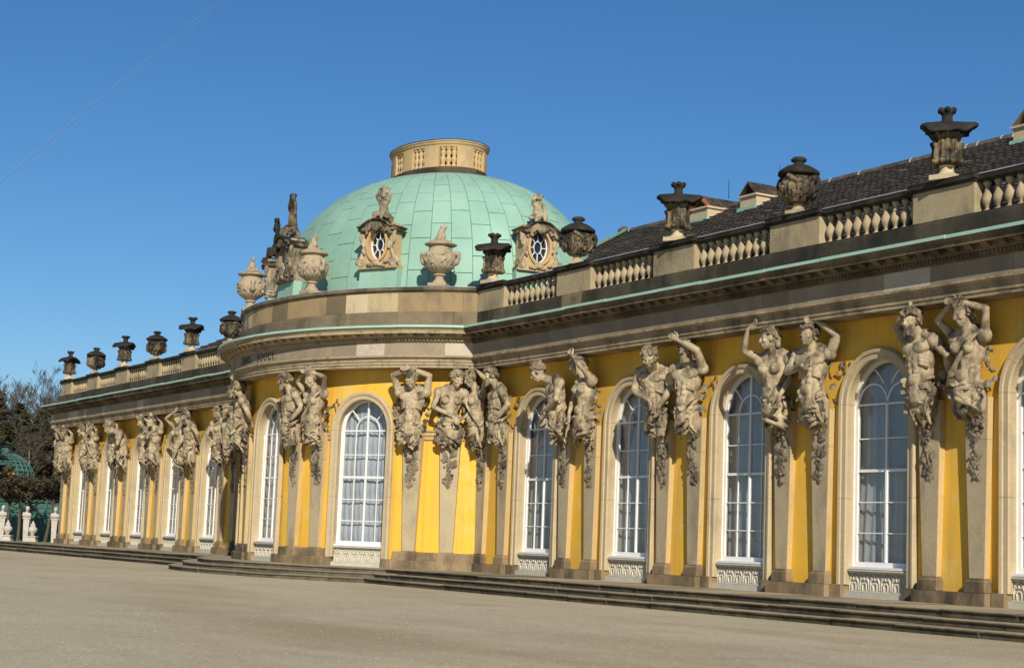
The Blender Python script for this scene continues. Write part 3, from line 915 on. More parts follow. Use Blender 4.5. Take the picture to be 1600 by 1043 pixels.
# ------------------------------------------------------------------ parapets and balustrades
def baluster_mesh():
    h = .62
    pr = [(.085, 0), (.085, .05), (.05, .06), (.045, .10), (.075, .15), (.105, .21), (.112, .26), (.095, .33), (.06, .42), (.045, .50), (.06, .53), (.06, .55), (.085, .565), (.085, h)]
    return B().lathe(pr, 12).mesh('baluster', True)
BAL = baluster_mesh(); BAL.materials.append(M['pier'])
def parapet():
    for piers, path, a, b in ((PIER_R, RIGHT, JR, XR), (PIER_L, LEFT, XL, JL)):
        V, F = sweep(path, [(-.05, 7.02), (.42, 7.02), (.42, 7.5), (-.05, 7.5)])
        base = part('balustrade', V, F, 'base')
        # base blocks, front skin
        s = a - (.46 if a == XL else 0)
        end = b + (.46 if b == XR else 0)
        while s < end - .1:
            e = min(end, s + random.choice([1.0, 1.5, 2.2, 2.6]))
            V, F = sweep(wpath(s + .003, e - .003), [(.40, 7.03), (.50, 7.03), (.50, 7.44), (.485, 7.465), (.485, 7.505), (.40, 7.505)])
            part('base_stone', V, F, 'base', parent=base)
            s = e
        # rail
        V, F = sweep([(p[0], p[1], p[2], p[3]) for p in path], [(.08, 8.125), (.38, 8.125), (.40, 8.15), (.44, 8.16), (.44, 8.235), (.40, 8.262), (.06, 8.262), (.06, 8.15)])
        part('rail', V, F, 'urn_dark', parent=base)
        V, F = sweep([(p[0], p[1], p[2], p[3]) for p in path], [(.05, 8.264), (.455, 8.256), (.455, 8.272), (.05, 8.29)])
        part('rail_cover', V, F, 'zinc', parent=base)
        order = sorted(piers)
        for i, x in enumerate(order):
            hw = .83
            bb = B().box(x - hw, x + hw, W0 - .47, W0 + .06, 7.507, 8.127)
            part('pier', bb.V, bb.F, 'pier', parent=base)
            bb = B()
            # recessed-looking raised panel on the pier face
            bb.box(x - hw + .02, x + hw - .02, W0 - .487, W0 - .46, 7.52, 8.1)
            bb = B().box(x - hw - .08, x + hw + .08, W0 - .565, W0 + .14, 8.18, 8.268).box(x - hw - .04, x + hw + .04, W0 - .52, W0 + .10, 8.129, 8.178)
            part('pier_cap', bb.V, bb.F, 'urn_dark', parent=base)
            bb = B().box(x - hw - .09, x + hw + .09, W0 - .575, W0 + .15, 8.27, 8.283)
            part('pier_cover', bb.V, bb.F, 'urn_dark', parent=base)
            if i < len(order) - 1:
                x0, x1 = x + hw, order[i + 1] - hw
                n = 10
                for k in range(n):
                    xx = x0 + (k + .5) * (x1 - x0) / n
                    link('baluster', BAL, None, base, (xx - XC, W0 - .26 - YC, 7.508))
    # rotunda parapet
    V, F = sweep(rpath(-9.9, 9.9, .22), [(-.1, 7.02), (.30, 7.02), (.30, 8.1), (-.1, 8.1)])
    rp = part('parapet', V, F, 'base_mid')
    s = -9.9
    while s < 9.9:
        e = min(9.9, s + random.choice([1.6, 1.9, 2.2]))
        V, F = sweep(rpath(s + .006, e - .006, .22), [(.25, 7.03), (.46, 7.03), (.46, 7.43), (.44, 7.46), (.44, 7.497), (.25, 7.497)])
        part('base_stone', V, F, 'base_mid', parent=rp)
        s = e
    s = -9.9
    while s < 9.9:
        e = min(9.9, s + random.choice([.55, .8, 1.0, 1.3, 1.9]))
        if 9.9 - e < .4: e = 9.9
        V, F = sweep(rpath(s + .003, e - .003, .22), [(.25, 7.503), (.37, 7.503), (.37, 8.08), (.25, 8.08)])
        part('parapet_block', V, F, 'block', parent=rp)
        s = e
    V, F = sweep(rpath(-9.9, 9.9, .22), [(-.15, 8.084), (.39, 8.084), (.40, 8.11), (.44, 8.13), (.46, 8.14), (.46, 8.20), (.44, 8.235), (-.15, 8.235)])
    part('parapet_cap', V, F, 'cornice', parent=rp)
    V, F = sweep(rpath(-9.9, 9.9, .22), [(-.16, 8.237), (.452, 8.232), (.452, 8.246), (-.16, 8.258)])
    part('parapet_cover', V, F, 'zinc', parent=rp)
parapet()

# ------------------------------------------------------------------ dome
DA, DC, DZ, DH, DN = 7.1, 5.0, 7.6, 5.4, 2.42
def dome_pt(t, al, off=0.0):
    ca, sa = max(math.cos(al), 1e-6), max(math.sin(al), 0)
    r = ca ** (2 / DN); u = sa ** (2 / DN)
    p = Vector((XC + DA * r * math.cos(t), YC - DC * r * math.sin(t), DZ + DH * u))
    if off:
        # normal of the superellipsoid
        n = Vector((math.cos(t) * r ** (DN - 1) / DA, -math.sin(t) * r ** (DN - 1) / DC, u ** (DN - 1) / DH))
        p = p + n.normalized() * off
    return p
def dome():
    NT = 52
    # row limits chosen by even arc length on the profile
    al = np.linspace(0.02, 1.40, 600)
    pr = np.array([(DA * math.cos(a) ** (2 / DN), DH * math.sin(a) ** (2 / DN)) for a in al])
    L = np.concatenate([[0], np.cumsum(np.hypot(*np.diff(pr, axis=0).T))])
    top = 1.305
    Lt = np.interp(top, al, L)
    V = []; F = []; nr = 40; ns = 104
    for j in range(nr + 1):
        a = float(np.interp(Lt * j / nr, L, al))
        for i in range(ns):
            V.append(dome_pt(2 * math.pi * i / ns, a, -.03))
    for j in range(nr):
        for i in range(ns):
            k = (i + 1) % ns
            F.append((j * ns + i, j * ns + k, (j + 1) * ns + k, (j + 1) * ns + i))
    d = part('dome', V, F, 'seam', True)
    rest = B()
    cells = []
    for i in range(NT):
        t0, t1 = 2 * math.pi * (i - .5) / NT, 2 * math.pi * (i + .5) / NT
        rows = 7
        offs = 0.5 if i % 2 else 0.0
        cuts = [0.0] + [Lt * (k + offs + random.uniform(-.05, .05)) / rows for k in range(1 if not offs else 0, rows)] + [Lt]
        cuts = sorted(c for c in cuts if 0 <= c <= Lt)
        cuts = [c for n_, c in enumerate(cuts) if n_ == 0 or c - cuts[n_ - 1] > .25 or c == Lt]
        for k in range(len(cuts) - 1):
            cells.append((t0, t1, cuts[k], cuts[k + 1]))
    # the sheets that face the forecourt are single parts
    def facing(c):
        t = (c[0] + c[1]) / 2
        p = dome_pt(t, .6)
        n = Vector((math.cos(t) / DA, -math.sin(t) / DC, 0)).normalized()
        return n.dot((CAM - p).normalized())
    cells.sort(key=facing, reverse=True)
    for q, (t0, t1, l0, l1) in enumerate(cells):
        g = .0019 * (1 if l1 < Lt * .85 else 1.6)
        gl = .011
        V = []; F = []
        n1, n2 = 3, 4
        lift = random.uniform(0, .006)
        for rim in (0, 1):
            for j in range(n2 + 1):
                a = float(np.interp(l0 + gl + (l1 - l0 - 2 * gl) * j / n2, L, al))
                for i in range(n1 + 1):
                    t = t0 + g + (t1 - t0 - 2 * g) * i / n1
                    V.append(dome_pt(t, a, (0.006 + lift) if rim == 0 else -.028))
        n = n1 + 1
        for j in range(n2):
            for i in range(n1):
                F.append((j * n + i, (j + 1) * n + i, (j + 1) * n + i + 1, j * n + i + 1))
        o = n * (n2 + 1)
        o2 = 2 * o
        V += V[:o]
        ring = [i for i in range(n)] + [j * n + n1 for j in range(1, n2 + 1)] + [n2 * n + i for i in range(n1 - 1, -1, -1)] + [j * n for j in range(n2 - 1, 0, -1)]
        for i in range(len(ring)):
            a_, b_ = ring[i], ring[(i + 1) % len(ring)]
            F.append((a_ + o2, b_ + o2, b_ + o, a_ + o))
        if q < 300:
            ob = part('copper_sheet', V, F, 'copper', False, d)
            ob.data.polygons.foreach_set('use_smooth', [i < n1 * n2 for i in range(len(ob.data.polygons))])
        else:
            rest.add(V, F)
    tag(partb('copper_sheets_behind', rest, 'copper', False, d), kind='stuff')
    # standing seams along the meridians
    sm = B()
    for i in range(NT):
        t = 2 * math.pi * (i - .5) / NT
        pts = [dome_pt(t, float(np.interp(Lt * j / 16, L, al)), .006) for j in range(17)]
        sm.tube(pts, [.011] * 17, 4)
    partb('standing_seams', sm, 'seam', False, d)
    # flat lead behind the parapet
    V, F = sweep(rpath(-11, 11, .4), [(-3.0, 7.55), (0.1, 7.55), (0.1, 7.60), (-3.0, 7.60)])
    part('dome_gutter', V, F, 'copper')
dome()

def lantern():
    a, c = 2.20, 1.38
    def ring(da, prof, seg=64, name='x', mat='stone_warm', parent=None):
        V = []; n = len(prof)
        for i in range(seg):
            t = 2 * math.pi * i / seg
            nx, ny = math.cos(t) / a, -math.sin(t) / c; q = math.hypot(nx, ny)
            for d, z in prof:
                V.append((XC + a * math.cos(t) + nx / q * d, YC - c * math.sin(t) + ny / q * d, z))
        F = [(i * n + j, ((i + 1) % seg) * n + j, ((i + 1) % seg) * n + (j + 1) % n, i * n + (j + 1) % n) for i in range(seg) for j in range(n)]
        return part(name, V, F, mat, False, parent)
    base = ring(0, [(-.3, 12.6), (.10, 12.6), (.10, 12.86), (.06, 12.9), (.06, 13.06), (.02, 13.10), (-.3, 13.10)], name='lantern', mat='base')
    ring(0, [(-.28, 13.78), (.02, 13.78), (.03, 13.84), (.07, 13.88), (.08, 13.93), (.11, 13.95), (.11, 13.99), (-.28, 14.0)], name='lantern_rail', mat='stone_warm', parent=base)
    ring(0, [(-.30, 14.002), (.12, 13.992), (.12, 14.012), (-.30, 14.03)], name='lantern_cover', mat='urn_dark', parent=base)
    ring(0, [(-.62, 12.9), (-.60, 12.9), (-.60, 13.9), (-.62, 13.9)], name='lantern_shade_core', mat='dark', parent=base)  # added dark cylinder, stands in for shade behind the lantern openings
    tt = np.linspace(0, 2 * math.pi, 4001); ss = np.concatenate([[0], np.cumsum(np.hypot(a * np.sin(tt[1:]), c * np.cos(tt[1:])) * (tt[1] - tt[0]))])
    tot = ss[-1]; NG = 10
    pr = [(.115, 0), (.115, .07), (.06, .09), (.06, .14), (.10, .24), (.09, .32), (.055, .38), (.095, .47), (.09, .54), (.06, .59), (.115, .62), (.115, .68)]
    bme = B().lathe(pr, 12).mesh('lantern_baluster', True); bme.materials.append(M['stone_warm'])
    for g in range(NG):
        s0 = tot * (g + .15) / NG
        def at(s, d):
            t = float(np.interp(s % tot, ss, tt)); nx, ny = math.cos(t) / a, -math.sin(t) / c; q = math.hypot(nx, ny)
            return (XC + a * math.cos(t) + nx / q * d, YC - c * math.sin(t) + ny / q * d, nx / q, ny / q)
        hw = tot / NG * .235
        pts = [at(s0 + hw * u / 3, 0) for u in range(-3, 4)]
        V, F = sweep(pts, [(-.24, 13.101), (.04, 13.101), (.04, 13.779), (-.24, 13.779)])
        part('lantern_pier', V, F, 'stone_warm', False, base)
        gap = tot / NG - 2 * hw
        for k in range(3):
            x, y, nx, ny = at(s0 + hw + gap * (k + .5) / 3, -.11)
            link('lantern_baluster', bme, None, base, (x - XC, y - YC, 13.101))
lantern()

# ------------------------------------------------------------------ dormers on the dome
def scroll(b, cx, cz, y, r, sg, turns=1.6, rad=.05):
    pts = []; rd = []
    for i in range(18):
        a = i / 17 * turns * 2 * math.pi
        q = r * (1 - .8 * i / 17)
        pts.append((cx + sg * q * math.cos(a), y, cz + q * math.sin(a))); rd.append(rad * (1 - .4 * i / 17))
    b.chain(pts, rd, 6)
def dormer_meshes():
    T = {}
    ow, oh, oz = .32, .46, .80     # oval light
    b = B()
    n = 28
    inner = [(ow * math.cos(2 * math.pi * i / n), oz + oh * math.sin(2 * math.pi * i / n)) for i in range(n + 1)]
    outline = []
    for i in range(n + 1):
        a = 2 * math.pi * i / n
        x = math.cos(a); z = math.sin(a)
        k = 1 / max(abs(x) / .56, abs(z) / .66)
        wx = x * k * .985
        zz = oz + z * k
        if zz < .45: wx *= 1.0 + (.45 - zz) * .75
        outline.append((wx, zz))
    band(b, inner, outline, -.12, .35)
    b.box(-.70, .70, -.14, .5, .06, .16)
    T['dormer'] = b
    T['dormer_cheek'] = B().box(-.46, .46, .352, 2.3, .0, 1.18)       # copper cheeks and roof running back into the dome
    b = B()
    i2 = [(x * 1.02, oz + (z - oz) * 1.02) for x, z in inner]; o2 = [(x * 1.28, oz + (z - oz) * 1.2) for x, z in inner]
    band(b, i2, o2, -.19, -.11)
    T['oval_surround'] = b
    b = B()
    for sg in (-1, 1):
        scroll(b, sg * .60, .24, -.12, .17, sg, 1.7, .06)
        b.chain([(sg * .62, -.12, .38), (sg * .52, -.12, .62), (sg * .50, -.13, .95), (sg * .60, -.13, 1.16)], [.07, .06, .07, .08], 8)
        b.chain([(sg * .60, -.16, 1.12), (sg * .64, -.16, 1.0), (sg * .60, -.14, .84)], [.06, .05, .03], 7)
        for k in range(7):
            b.ell((sg * random.uniform(.40, .58), -.19, random.uniform(.5, 1.2)), (.05, .04, .06), None, 6, 4)
    b.ell((0, -.2, .22), (.16, .07, .08), None, 8, 5)
    for k in range(8):
        b.ell((random.uniform(-.35, .35), -.18, random.uniform(.12, .26)), (.09, .05, .05), None, 7, 4)
    T['scroll'] = b
    b = B()
    po = [(-.66, 1.20), (-.66, 1.29), (-.54, 1.31), (-.40, 1.41), (-.22, 1.50), (0, 1.54), (.22, 1.50), (.40, 1.41), (.54, 1.31), (.66, 1.29), (.66, 1.20)]
    pi_ = [(-.44, 1.19), (-.44, 1.20), (-.42, 1.23), (-.35, 1.30), (-.20, 1.38), (0, 1.41), (.20, 1.38), (.35, 1.30), (.42, 1.23), (.44, 1.20), (.44, 1.19)]
    band(b, pi_, po, -.28, .40)
    band(b, [(x, z + .008) for x, z in po[1:-1]], [(x * 1.05, z + .055) for x, z in po[1:-1]], -.34, .45)
    b.box(-.45, .45, -.10, .5, 1.17, 1.36)
    T['pediment'] = b
    b = B()
    for k in range(34):
        a = random.uniform(.1, math.pi - .1)
        b.ell((.56 * math.cos(a) * random.uniform(.6, 1), -.26, 1.06 + .42 * math.sin(a) * random.uniform(.75, 1.05)), (.07, .07, .06), None, 7, 4)
    b.ell((0, -.28, 1.32), (.16, .12, .16)).ell((0, -.36, 1.28), (.08, .08, .1))
    T['cartouche'] = b
    b = B()
    o3 = [(x * 1.0, oz + (z - oz) * 1.0) for x, z in inner]; i3 = [(x * .93, oz + (z - oz) * .95) for x, z in inner]
    band(b, i3, o3, -.02, .05)
    sm_o = [(x * .42, oz + (z - oz) * .42) for x, z in inner]; sm_i = [(x * .375, oz + (z - oz) * .39) for x, z in inner]
    band(b, sm_i, sm_o, -.02, .04)
    for k in range(8):
        a = 2 * math.pi * k / 8
        p0 = (ow * .41 * math.cos(a), oz + oh * .41 * math.sin(a)); p1 = (ow * .93 * math.cos(a), oz + oh * .95 * math.sin(a))
        dx, dz = p1[0] - p0[0], p1[1] - p0[1]; q = math.hypot(dx, dz); nx, nz = -dz / q * .009, dx / q * .009
        b.prism([(p0[0] + nx, p0[1] + nz), (p0[0] - nx, p0[1] - nz), (p1[0] - nx, p1[1] - nz), (p1[0] + nx, p1[1] + nz)], -.015, .035)
    T['glazing_bars'] = b
    b = B().prism([(x * .97, oz + (z - oz) * .97) for x, z in inner[:-1]], .04, .046)
    T['pane'] = b
    b = B().prism([(x * .99, oz + (z - oz) * .99) for x, z in inner[:-1]], .08, .09)
    T['room_back'] = b
    return T
DT = dormer_meshes()
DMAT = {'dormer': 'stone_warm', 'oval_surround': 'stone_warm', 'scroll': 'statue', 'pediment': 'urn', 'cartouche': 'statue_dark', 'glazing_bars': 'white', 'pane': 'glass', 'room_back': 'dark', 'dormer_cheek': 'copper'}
DME = {}
for k, b in DT.items():
    DME[k] = remeshed(b, k, .02, 2) if k in ('scroll', 'cartouche') else b.mesh(k)
    DME[k].materials.append(M[DMAT[k]])
DMD = {}  # darker dormer copies, turned from the sun: shade and dirt put into colour
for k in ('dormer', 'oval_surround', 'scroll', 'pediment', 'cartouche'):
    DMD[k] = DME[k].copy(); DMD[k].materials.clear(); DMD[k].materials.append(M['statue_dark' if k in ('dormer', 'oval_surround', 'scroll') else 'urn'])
DORM_T = [0.05, 0.92, 1.63, 2.30]
DORM = []
APS = B().add([(-.23, -.02, .055), (.23, -.02, .055), (.23, 1.2, .055), (-.23, 1.2, .055), (-.245, -.10, -1.32), (.245, -.10, -1.32), (.245, 1.2, -1.32), (-.245, 1.2, -1.32)],
              [(0, 1, 2, 3), (7, 6, 5, 4), (0, 4, 5, 1), (1, 5, 6, 2), (2, 6, 7, 3), (3, 7, 4, 0)]).mesh('apron_sheet')
APS.materials.append(M['copper'])
for t in DORM_T:
    nx, ny = math.cos(t) / DA, -math.sin(t) / DC; q = math.hypot(nx, ny); nx /= q; ny /= q
    x, y = XC + DA * .965 * math.cos(t) + nx * .34, YC - DC * .965 * math.sin(t) + ny * .34
    z = 8.92
    rz = math.atan2(nx, -ny)
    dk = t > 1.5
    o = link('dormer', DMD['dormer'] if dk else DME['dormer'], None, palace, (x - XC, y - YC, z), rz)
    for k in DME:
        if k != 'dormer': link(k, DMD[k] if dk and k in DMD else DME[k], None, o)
    for k in range(3):
        link('apron_sheet', APS, None, o, (-.47 + .47 * k, 0, 0))
    DORM.append((x, y, z, rz))

# ------------------------------------------------------------------ wing roofs and chimneys
YR, ZR = 7.0, 11.33
YE, ZE = 0.35, 7.75
def roofs():
    for x0, x1, hip0, hip1 in ((-5.65, XR - .5, -1.2, 0), (-35.0, -13.2, 8.5, -1.2)):
        # x0..x1 ridge ends; the eaves run further out by the hip
        def at(u, v):       # u along, v up the slope 0..1
            xa = (x0 - hip0 if hip0 > 0 else x0 + abs(hip0)); xb = x1 + hip1
            a = xa + (x0 - xa) * v; b_ = xb + (x1 - xb) * v
            return a + (b_ - a) * u, YE + (YR - YE) * v, ZE + (ZR - ZE) * v
        b = B()
        b.add([at(0, 0), at(1, 0), at(1, 1), at(0, 1)], [(0, 1, 2, 3)])
        r = 2 * YR - YE
        b.add([(at(0, 1)[0], YR, ZR), (at(1, 1)[0], YR, ZR), (at(1, 0)[0], r, ZE), (at(0, 0)[0], r, ZE)], [(0, 1, 2, 3)])
        roof = partb('roof', b, 'tile')
        V = []; F = []
        rows = 24; per = .24
        rj = [random.uniform(-.012, .012) + (.02 if random.random() < .04 else 0) for _ in range(997)]
        nrm = Vector((0, -(ZR - ZE), (YR - YE))).normalized()
        for k in range(rows):
            v0, v1 = k / rows, (k + 1.12) / rows
            xa, xb = at(0, v0)[0], at(1, v0)[0]
            n = int((xb - xa) / per) * 6
            base = len(V)
            for i in range(n + 1):
                x = xa + (xb - xa) * i / n
                ph = (i % 6) / 6
                h = .010 * max(0, math.sin(ph * 2 * math.pi)) + .004 * math.sin(ph * 2 * math.pi)
                for v, lift in ((v0, .10), (v0, .02), (min(v1, 1.0), .02)):
                    jt = rj[(i // 6 * 7 + k * 13) % 997]
                    V.append((x, YE + (YR - YE) * v + nrm.y * (h + lift + jt), ZE + (ZR - ZE) * v + nrm.z * (h + lift + jt)))
                V[-3], V[-2] = V[-2], V[-3]
            for i in range(n):
                a = base + i * 3; c = a + 3
                F.append((a, c, c + 1, a + 1)); F.append((a + 1, c + 1, c + 2, a + 2))
        tag(part('roof_tiles', V, F, 'tile', False, roof), kind='stuff')
        # ridge tiles with mortar ends
        x = x0
        me = B().cap((0, 0, 0), .13, (.36, 0, 0), .12, 10, 2).mesh('ridge_tile'); me.materials.append(M['tile'])
        mo = B().cap((0.0, 0, 0), .134, (.02, 0, 0), .134, 10, 2).mesh('ridge_mortar'); mo.materials.append(M['mortar'])
        while x < x1 - .2:
            link('ridge_tile', me, None, roof, (x - XC, YR - YC, ZR + .02))
            if random.random() < .5: link('ridge_mortar', mo, None, roof, (x - XC, YR - YC, ZR + .02))
            x += .40
        if x0 > -10:
            # copper hip between tiles and dome, boss at the end of the ridge
            p0, p1 = at(0, 0), at(0, 1)
            b = B().add([(p0[0] - 1.6, p0[1], p0[2] + .05), (p0[0] + .5, p0[1], p0[2] + .13), (p1[0] + .35, p1[1], p1[2] + .13), (p1[0] - .2, p1[1], p1[2] + .05)], [(0, 1, 2, 3)])
            partb('hip_sheet', b, 'copper', parent=roof)
            b = B()
            for f in (0, .25, .5, .75):
                a_ = Vector((p0[0] - 1.6 + 2.1 * f, p0[1], p0[2] + .10 + .06 * f)); c_ = Vector((p1[0] - .2 + .5 * f, p1[1], p1[2] + .10 + .06 * f))
                b.tube([a_, c_], [.03, .03], 4)
            partb('hip_seams', b, 'seam', parent=roof)
            partb('ridge_boss', B().ell((x0 - .05, YR, ZR + .1), (.22, .2, .16)), 'tile', True, roof)
            # chimneys
            for cx, cy, w_, d_, red in ((0.05, 6.0, .95, .55, True), (2.35, 6.1, .75, .5, False), (12.75, 6.25, .8, .6, False)):
                zb = ZE + (ZR - ZE) * (cy - YE) / (YR - YE) - .48
                L = 1.4 if red else 1.15
                ch = B().box(cx - w_ / 2, cx + w_ / 2, cy - .2, cy + L, zb, zb + .80)
                c_o = partb('chimney', ch, 'stone_pale', parent=None)
                fl = B().box(cx - w_ / 2 - .06, cx + w_ / 2 + .06, cy - .28, cy + L + .1, zb - .1, zb + .50)
                partb('flashing', fl, 'copper', parent=c_o)
                cp = B().box(cx - w_ / 2 - .06, cx + w_ / 2 + .06, cy - .26, cy + L + .06, zb + .802, zb + .86)
                partb('chimney_cap', cp, 'stone_pale', parent=c_o)
                hz = zb + .86
                for sg in (-1, 1):
                    for k in range(8):
                        ya = cy - .24 + (L + .26) * k / 8; yb = cy - .24 + (L + .26) * (k + 1) / 8 - .03
                        th = .05
                        bb = B().add([(cx + sg * (w_ / 2 + .04), ya, hz), (cx + sg * (w_ / 2 + .04), yb, hz), (cx, yb, hz + .40), (cx, ya, hz + .40),
                                      (cx + sg * (w_ / 2 - .03), ya, hz - .0), (cx + sg * (w_ / 2 - .03), yb, hz - .0), (cx, yb, hz + .34), (cx, ya, hz + .34)],
                                     [(0, 1, 2, 3), (7, 6, 5, 4), (0, 4, 5, 1), (3, 2, 6, 7), (0, 3, 7, 4), (1, 5, 6, 2)])
                        partb('cap_tile', bb, 'redtile' if (red and k == 0) else 'cornice', parent=c_o)
                partb('lightning_rod', B().tube([(cx + .2, cy + .8, hz + .4), (cx + .2, cy + .8, hz + 1.0)], [.012, .008], 5), 'dark', parent=c_o)
    # ceiling deck closing the attic
    partb('attic_deck', B().box(XL + .3, -14, .1, YB - .1, 7.3, 7.4).box(-4.6, XR - .3, .1, YB - .1, 7.3, 7.4), 'tile')
roofs()

# ------------------------------------------------------------------ sculpted herm figures
HEADR = 1.0
def figure(pose, mir=False):
    """returns (body mesh, hair mesh, drapery mesh); local frame: wall plane y=0, facing -y, z above the pedestal"""
    rg = random.Random(pose['seed'])
    male = pose['male']
    tw, sway, lean = pose.get('twist', 0), pose.get('sway', 0), pose.get('lean', 0)
    def T(p):
        """bend the upper body: twist about the spine, sideways sway, forward lean"""
        x, y, z = p
        k = min(max((z - 3.6) / 1.2, 0), 1.4)
        if z < 4.85: z = 4.85 - (4.85 - z) * .80
        y0 = y + .36
        a = tw * k
        x, y0 = x * math.cos(a) - y0 * math.sin(a), x * math.sin(a) + y0 * math.cos(a)
        x += sway * math.sin(min(k, 1.2) * math.pi * .75)
        return Vector((x, y0 - .36 - lean * k * k, z))
    b = B()
    def cap(p, r, q, s, seg=10): b.cap(T(p), r, T(q), s, seg, 3)
    def ell(c, r, seg=12): b.ell(T(c), r, Matrix.Rotation(tw * min(max((c[2] - 3.6) / 1.2, 0), 1.3), 3, 'Z'), seg, 8)
    k = 1.0 if male else .88
    # pelvis, belly, ribs
    ell((0, -.33, 3.55), (.33, .24, .28))
    cap((0, -.36, 3.55), .27, (0, -.37, 4.02), .235 * k)
    cap((0, -.37, 4.0), .24 * k, (0, -.38, 4.3), .27 * k)
    ell((0, -.38, 4.45), (.37 * k, .26, .36))
    ell((0, -.34, 4.68), (.42 * k, .20, .19))
    for s in (-1, 1):
        cap((s * .17, -.42, 3.72), .14, (s * .20 * k, -.45, 3.95), .10)
        if male:
            ell((s * .165, -.575, 4.60), (.19, .065, .125)); ell((s * .28, -.50, 4.64), (.12, .08, .12))
            for z in (4.36, 4.21, 4.05):
                ell((s * .075, -.60 + (4.36 - z) * .03, z), (.07, .05, .062), 8)
            for q in range(3):
                cap((s * .20, -.57, 4.40 - q * .09), .038, (s * .30, -.47, 4.34 - q * .09), .035, 6)
        else:
            ell((s * .16, -.585, 4.50), (.125, .125, .13)); b.ell(T((s * .175, -.70, 4.50)), (.03, .03, .03), None, 6, 4)
        cap((s * .38 * k, -.36, 4.80), .125, (s * .12, -.37, 4.93), .11)
        ell((s * .43 * k, -.38, 4.76), (.15, .15, .155))
    ell((0, -.60, 3.85), (.14, .06, .12))
    # neck and head
    hp = Vector(pose.get('head', (0, -.52, 5.2)))
    hc = T((hp.x, hp.y, hp.z))
    b.cap(T((0, -.38, 4.82)), .135, hc + Vector((0, .06, -.10)), .105, 10, 3)
    hr = (Matrix.Rotation(pose.get('yaw', 0) + tw * .6, 3, 'Z') @ Matrix.Rotation(pose.get('nod', 0), 3, 'X') @ Matrix.Rotation(pose.get('tilt', 0), 3, 'Y'))
    def H(p): return hc + hr @ Vector(p)
    def hell(c, r, seg=10): b.ell(H(c), r, hr, seg, 6)
    hell((0, .02, .06), (.165, .195, .185), 14); hell((0, -.045, -.07), (.125, .135, .16), 12)
    hell((0, -.10, -.185), (.065, .06, .05))
    for s in (-1, 1):
        hell((s * .085, -.125, -.045), (.055, .05, .05)); b.cap(H((s * .03, -.165, .045)), .026, H((s * .105, -.135, .04)), .024, 6, 2)
        hell((s * .06, -.150, .005), (.030, .022, .02), 6); hell((s * .165, .01, -.01), (.022, .04, .06), 6)
    b.cap(H((0, -.172, .035)), .022, H((0, -.215, -.055)), .034, 7, 2)
    b.cap(H((-.035, -.17, -.115)), .020, H((.035, -.17, -.115)), .020, 6, 2); b.cap(H((-.028, -.165, -.145)), .02, H((.028, -.165, -.145)), .02, 6, 2)
    # arms
    def arm(s, el, wr, hand=None, fist=False):
        sh = T((s * .44 * k, -.38, 4.77)); e = T(el); w_ = T(wr)
        f = .112 if male else .088
        b.cap(sh, f * 1.08, e, f * .74, 10, 3)
        mid = sh.lerp(e, .45); ax = (e - sh).normalized()
        bend = (w_ - e).normalized(); fl = (bend - ax * bend.dot(ax))
        if fl.length > .01:
            mid = mid + fl.normalized() * f * .35
        b.cap(mid - ax * .08, f * .78, mid + ax * .08, f * .76, 8, 2)
        b.cap(e, f * .76, e.lerp(w_, .35), f * .80, 9, 3); b.cap(e.lerp(w_, .3), f * .80, w_, f * .50, 9, 3)
        d = (w_ - e).normalized()
        if hand is not None: d = (T(Vector(wr) + Vector(hand)) - w_).normalized()
        side = d.cross(Vector((0, -1, .25))); side = side.normalized() if side.length > .05 else Vector((1, 0, 0))
        nrm = side.cross(d).normalized()
        palm = w_ + d * .085
        b.ell(palm, (.075, .042, .095), Matrix((side, nrm, d)).transposed(), 9, 6)
        for i, (off, ln) in enumerate(((-.054, .125), (-.018, .15), (.018, .145), (.054, .11))):
            p0 = palm + side * off + d * .065; p1 = p0 + d * ln * .5 + nrm * (.012 if not fist else .04); p2 = p1 + d * ln * .35 + nrm * (.05 if not fist else .09)
            b.chain([p0, p1, p2], [.025, .023, .019], 6)
        p0 = palm + side * .065 - d * .02; p1 = p0 + side * .055 + d * .05 + nrm * .02
        b.chain([p0, p1, p1 + d * .07 + nrm * .02], [.028, .025, .02], 6)
    for s, a in zip((-1, 1), pose['arms']):
        kind = a[0] if isinstance(a, tuple) else a
        X = {'over': ((s * .70, -.50, 5.14), (s * .20, -.56, 5.46), (-s * .8, -.2, .05)),
             'carry': ((s * .76, -.44, 4.98), (s * .60, -.56, 5.42), (-s * .5, .1, .35)),
             'high': ((s * .58, -.52, 5.24), (s * .02, -.68, 5.42), (-s * .9, -.1, .0)),
             'face': ((s * .52, -.78, 5.16), (-s * .06, -.74, 5.42), (-s * .6, .1, .3)),
             'down': ((s * .54, -.46, 4.26), (s * .40, -.60, 3.74), (-s * .15, -.1, -1)),
             'cross': ((s * .56, -.58, 4.34), (-s * .06, -.78, 4.44), (-s * .8, .05, .1)),
             'low': ((s * .50, -.62, 4.24), (-s * .12, -.70, 3.92), (-s * .5, 0, -.8)),
             'hip': ((s * .70, -.34, 4.28), (s * .38, -.52, 3.88), (-s * .8, -.2, -.3)),
             'back': ((s * .66, -.26, 4.40), (s * .50, -.14, 4.02), (-s * .2, .3, -.8))}[kind]
        arm(s, *X)
    # hair, beard
    h = B()
    for i in range(150):
        u = rg.uniform(-1, 1); a = rg.uniform(0, 2 * math.pi)
        d = Vector((math.sqrt(1 - u * u) * math.cos(a), math.sqrt(1 - u * u) * math.sin(a), u))
        if d.y < -.30 and d.z < .50: continue
        if d.z < -.55: continue
        p = Vector((d.x * .185, .025 + d.y * .215, .075 + d.z * .20))
        q = Vector((rg.uniform(-.05, .05), rg.uniform(-.05, .05), rg.uniform(-.05, .03)))
        h.cap(H(p), .034, H(p + q), .026, 6, 2)
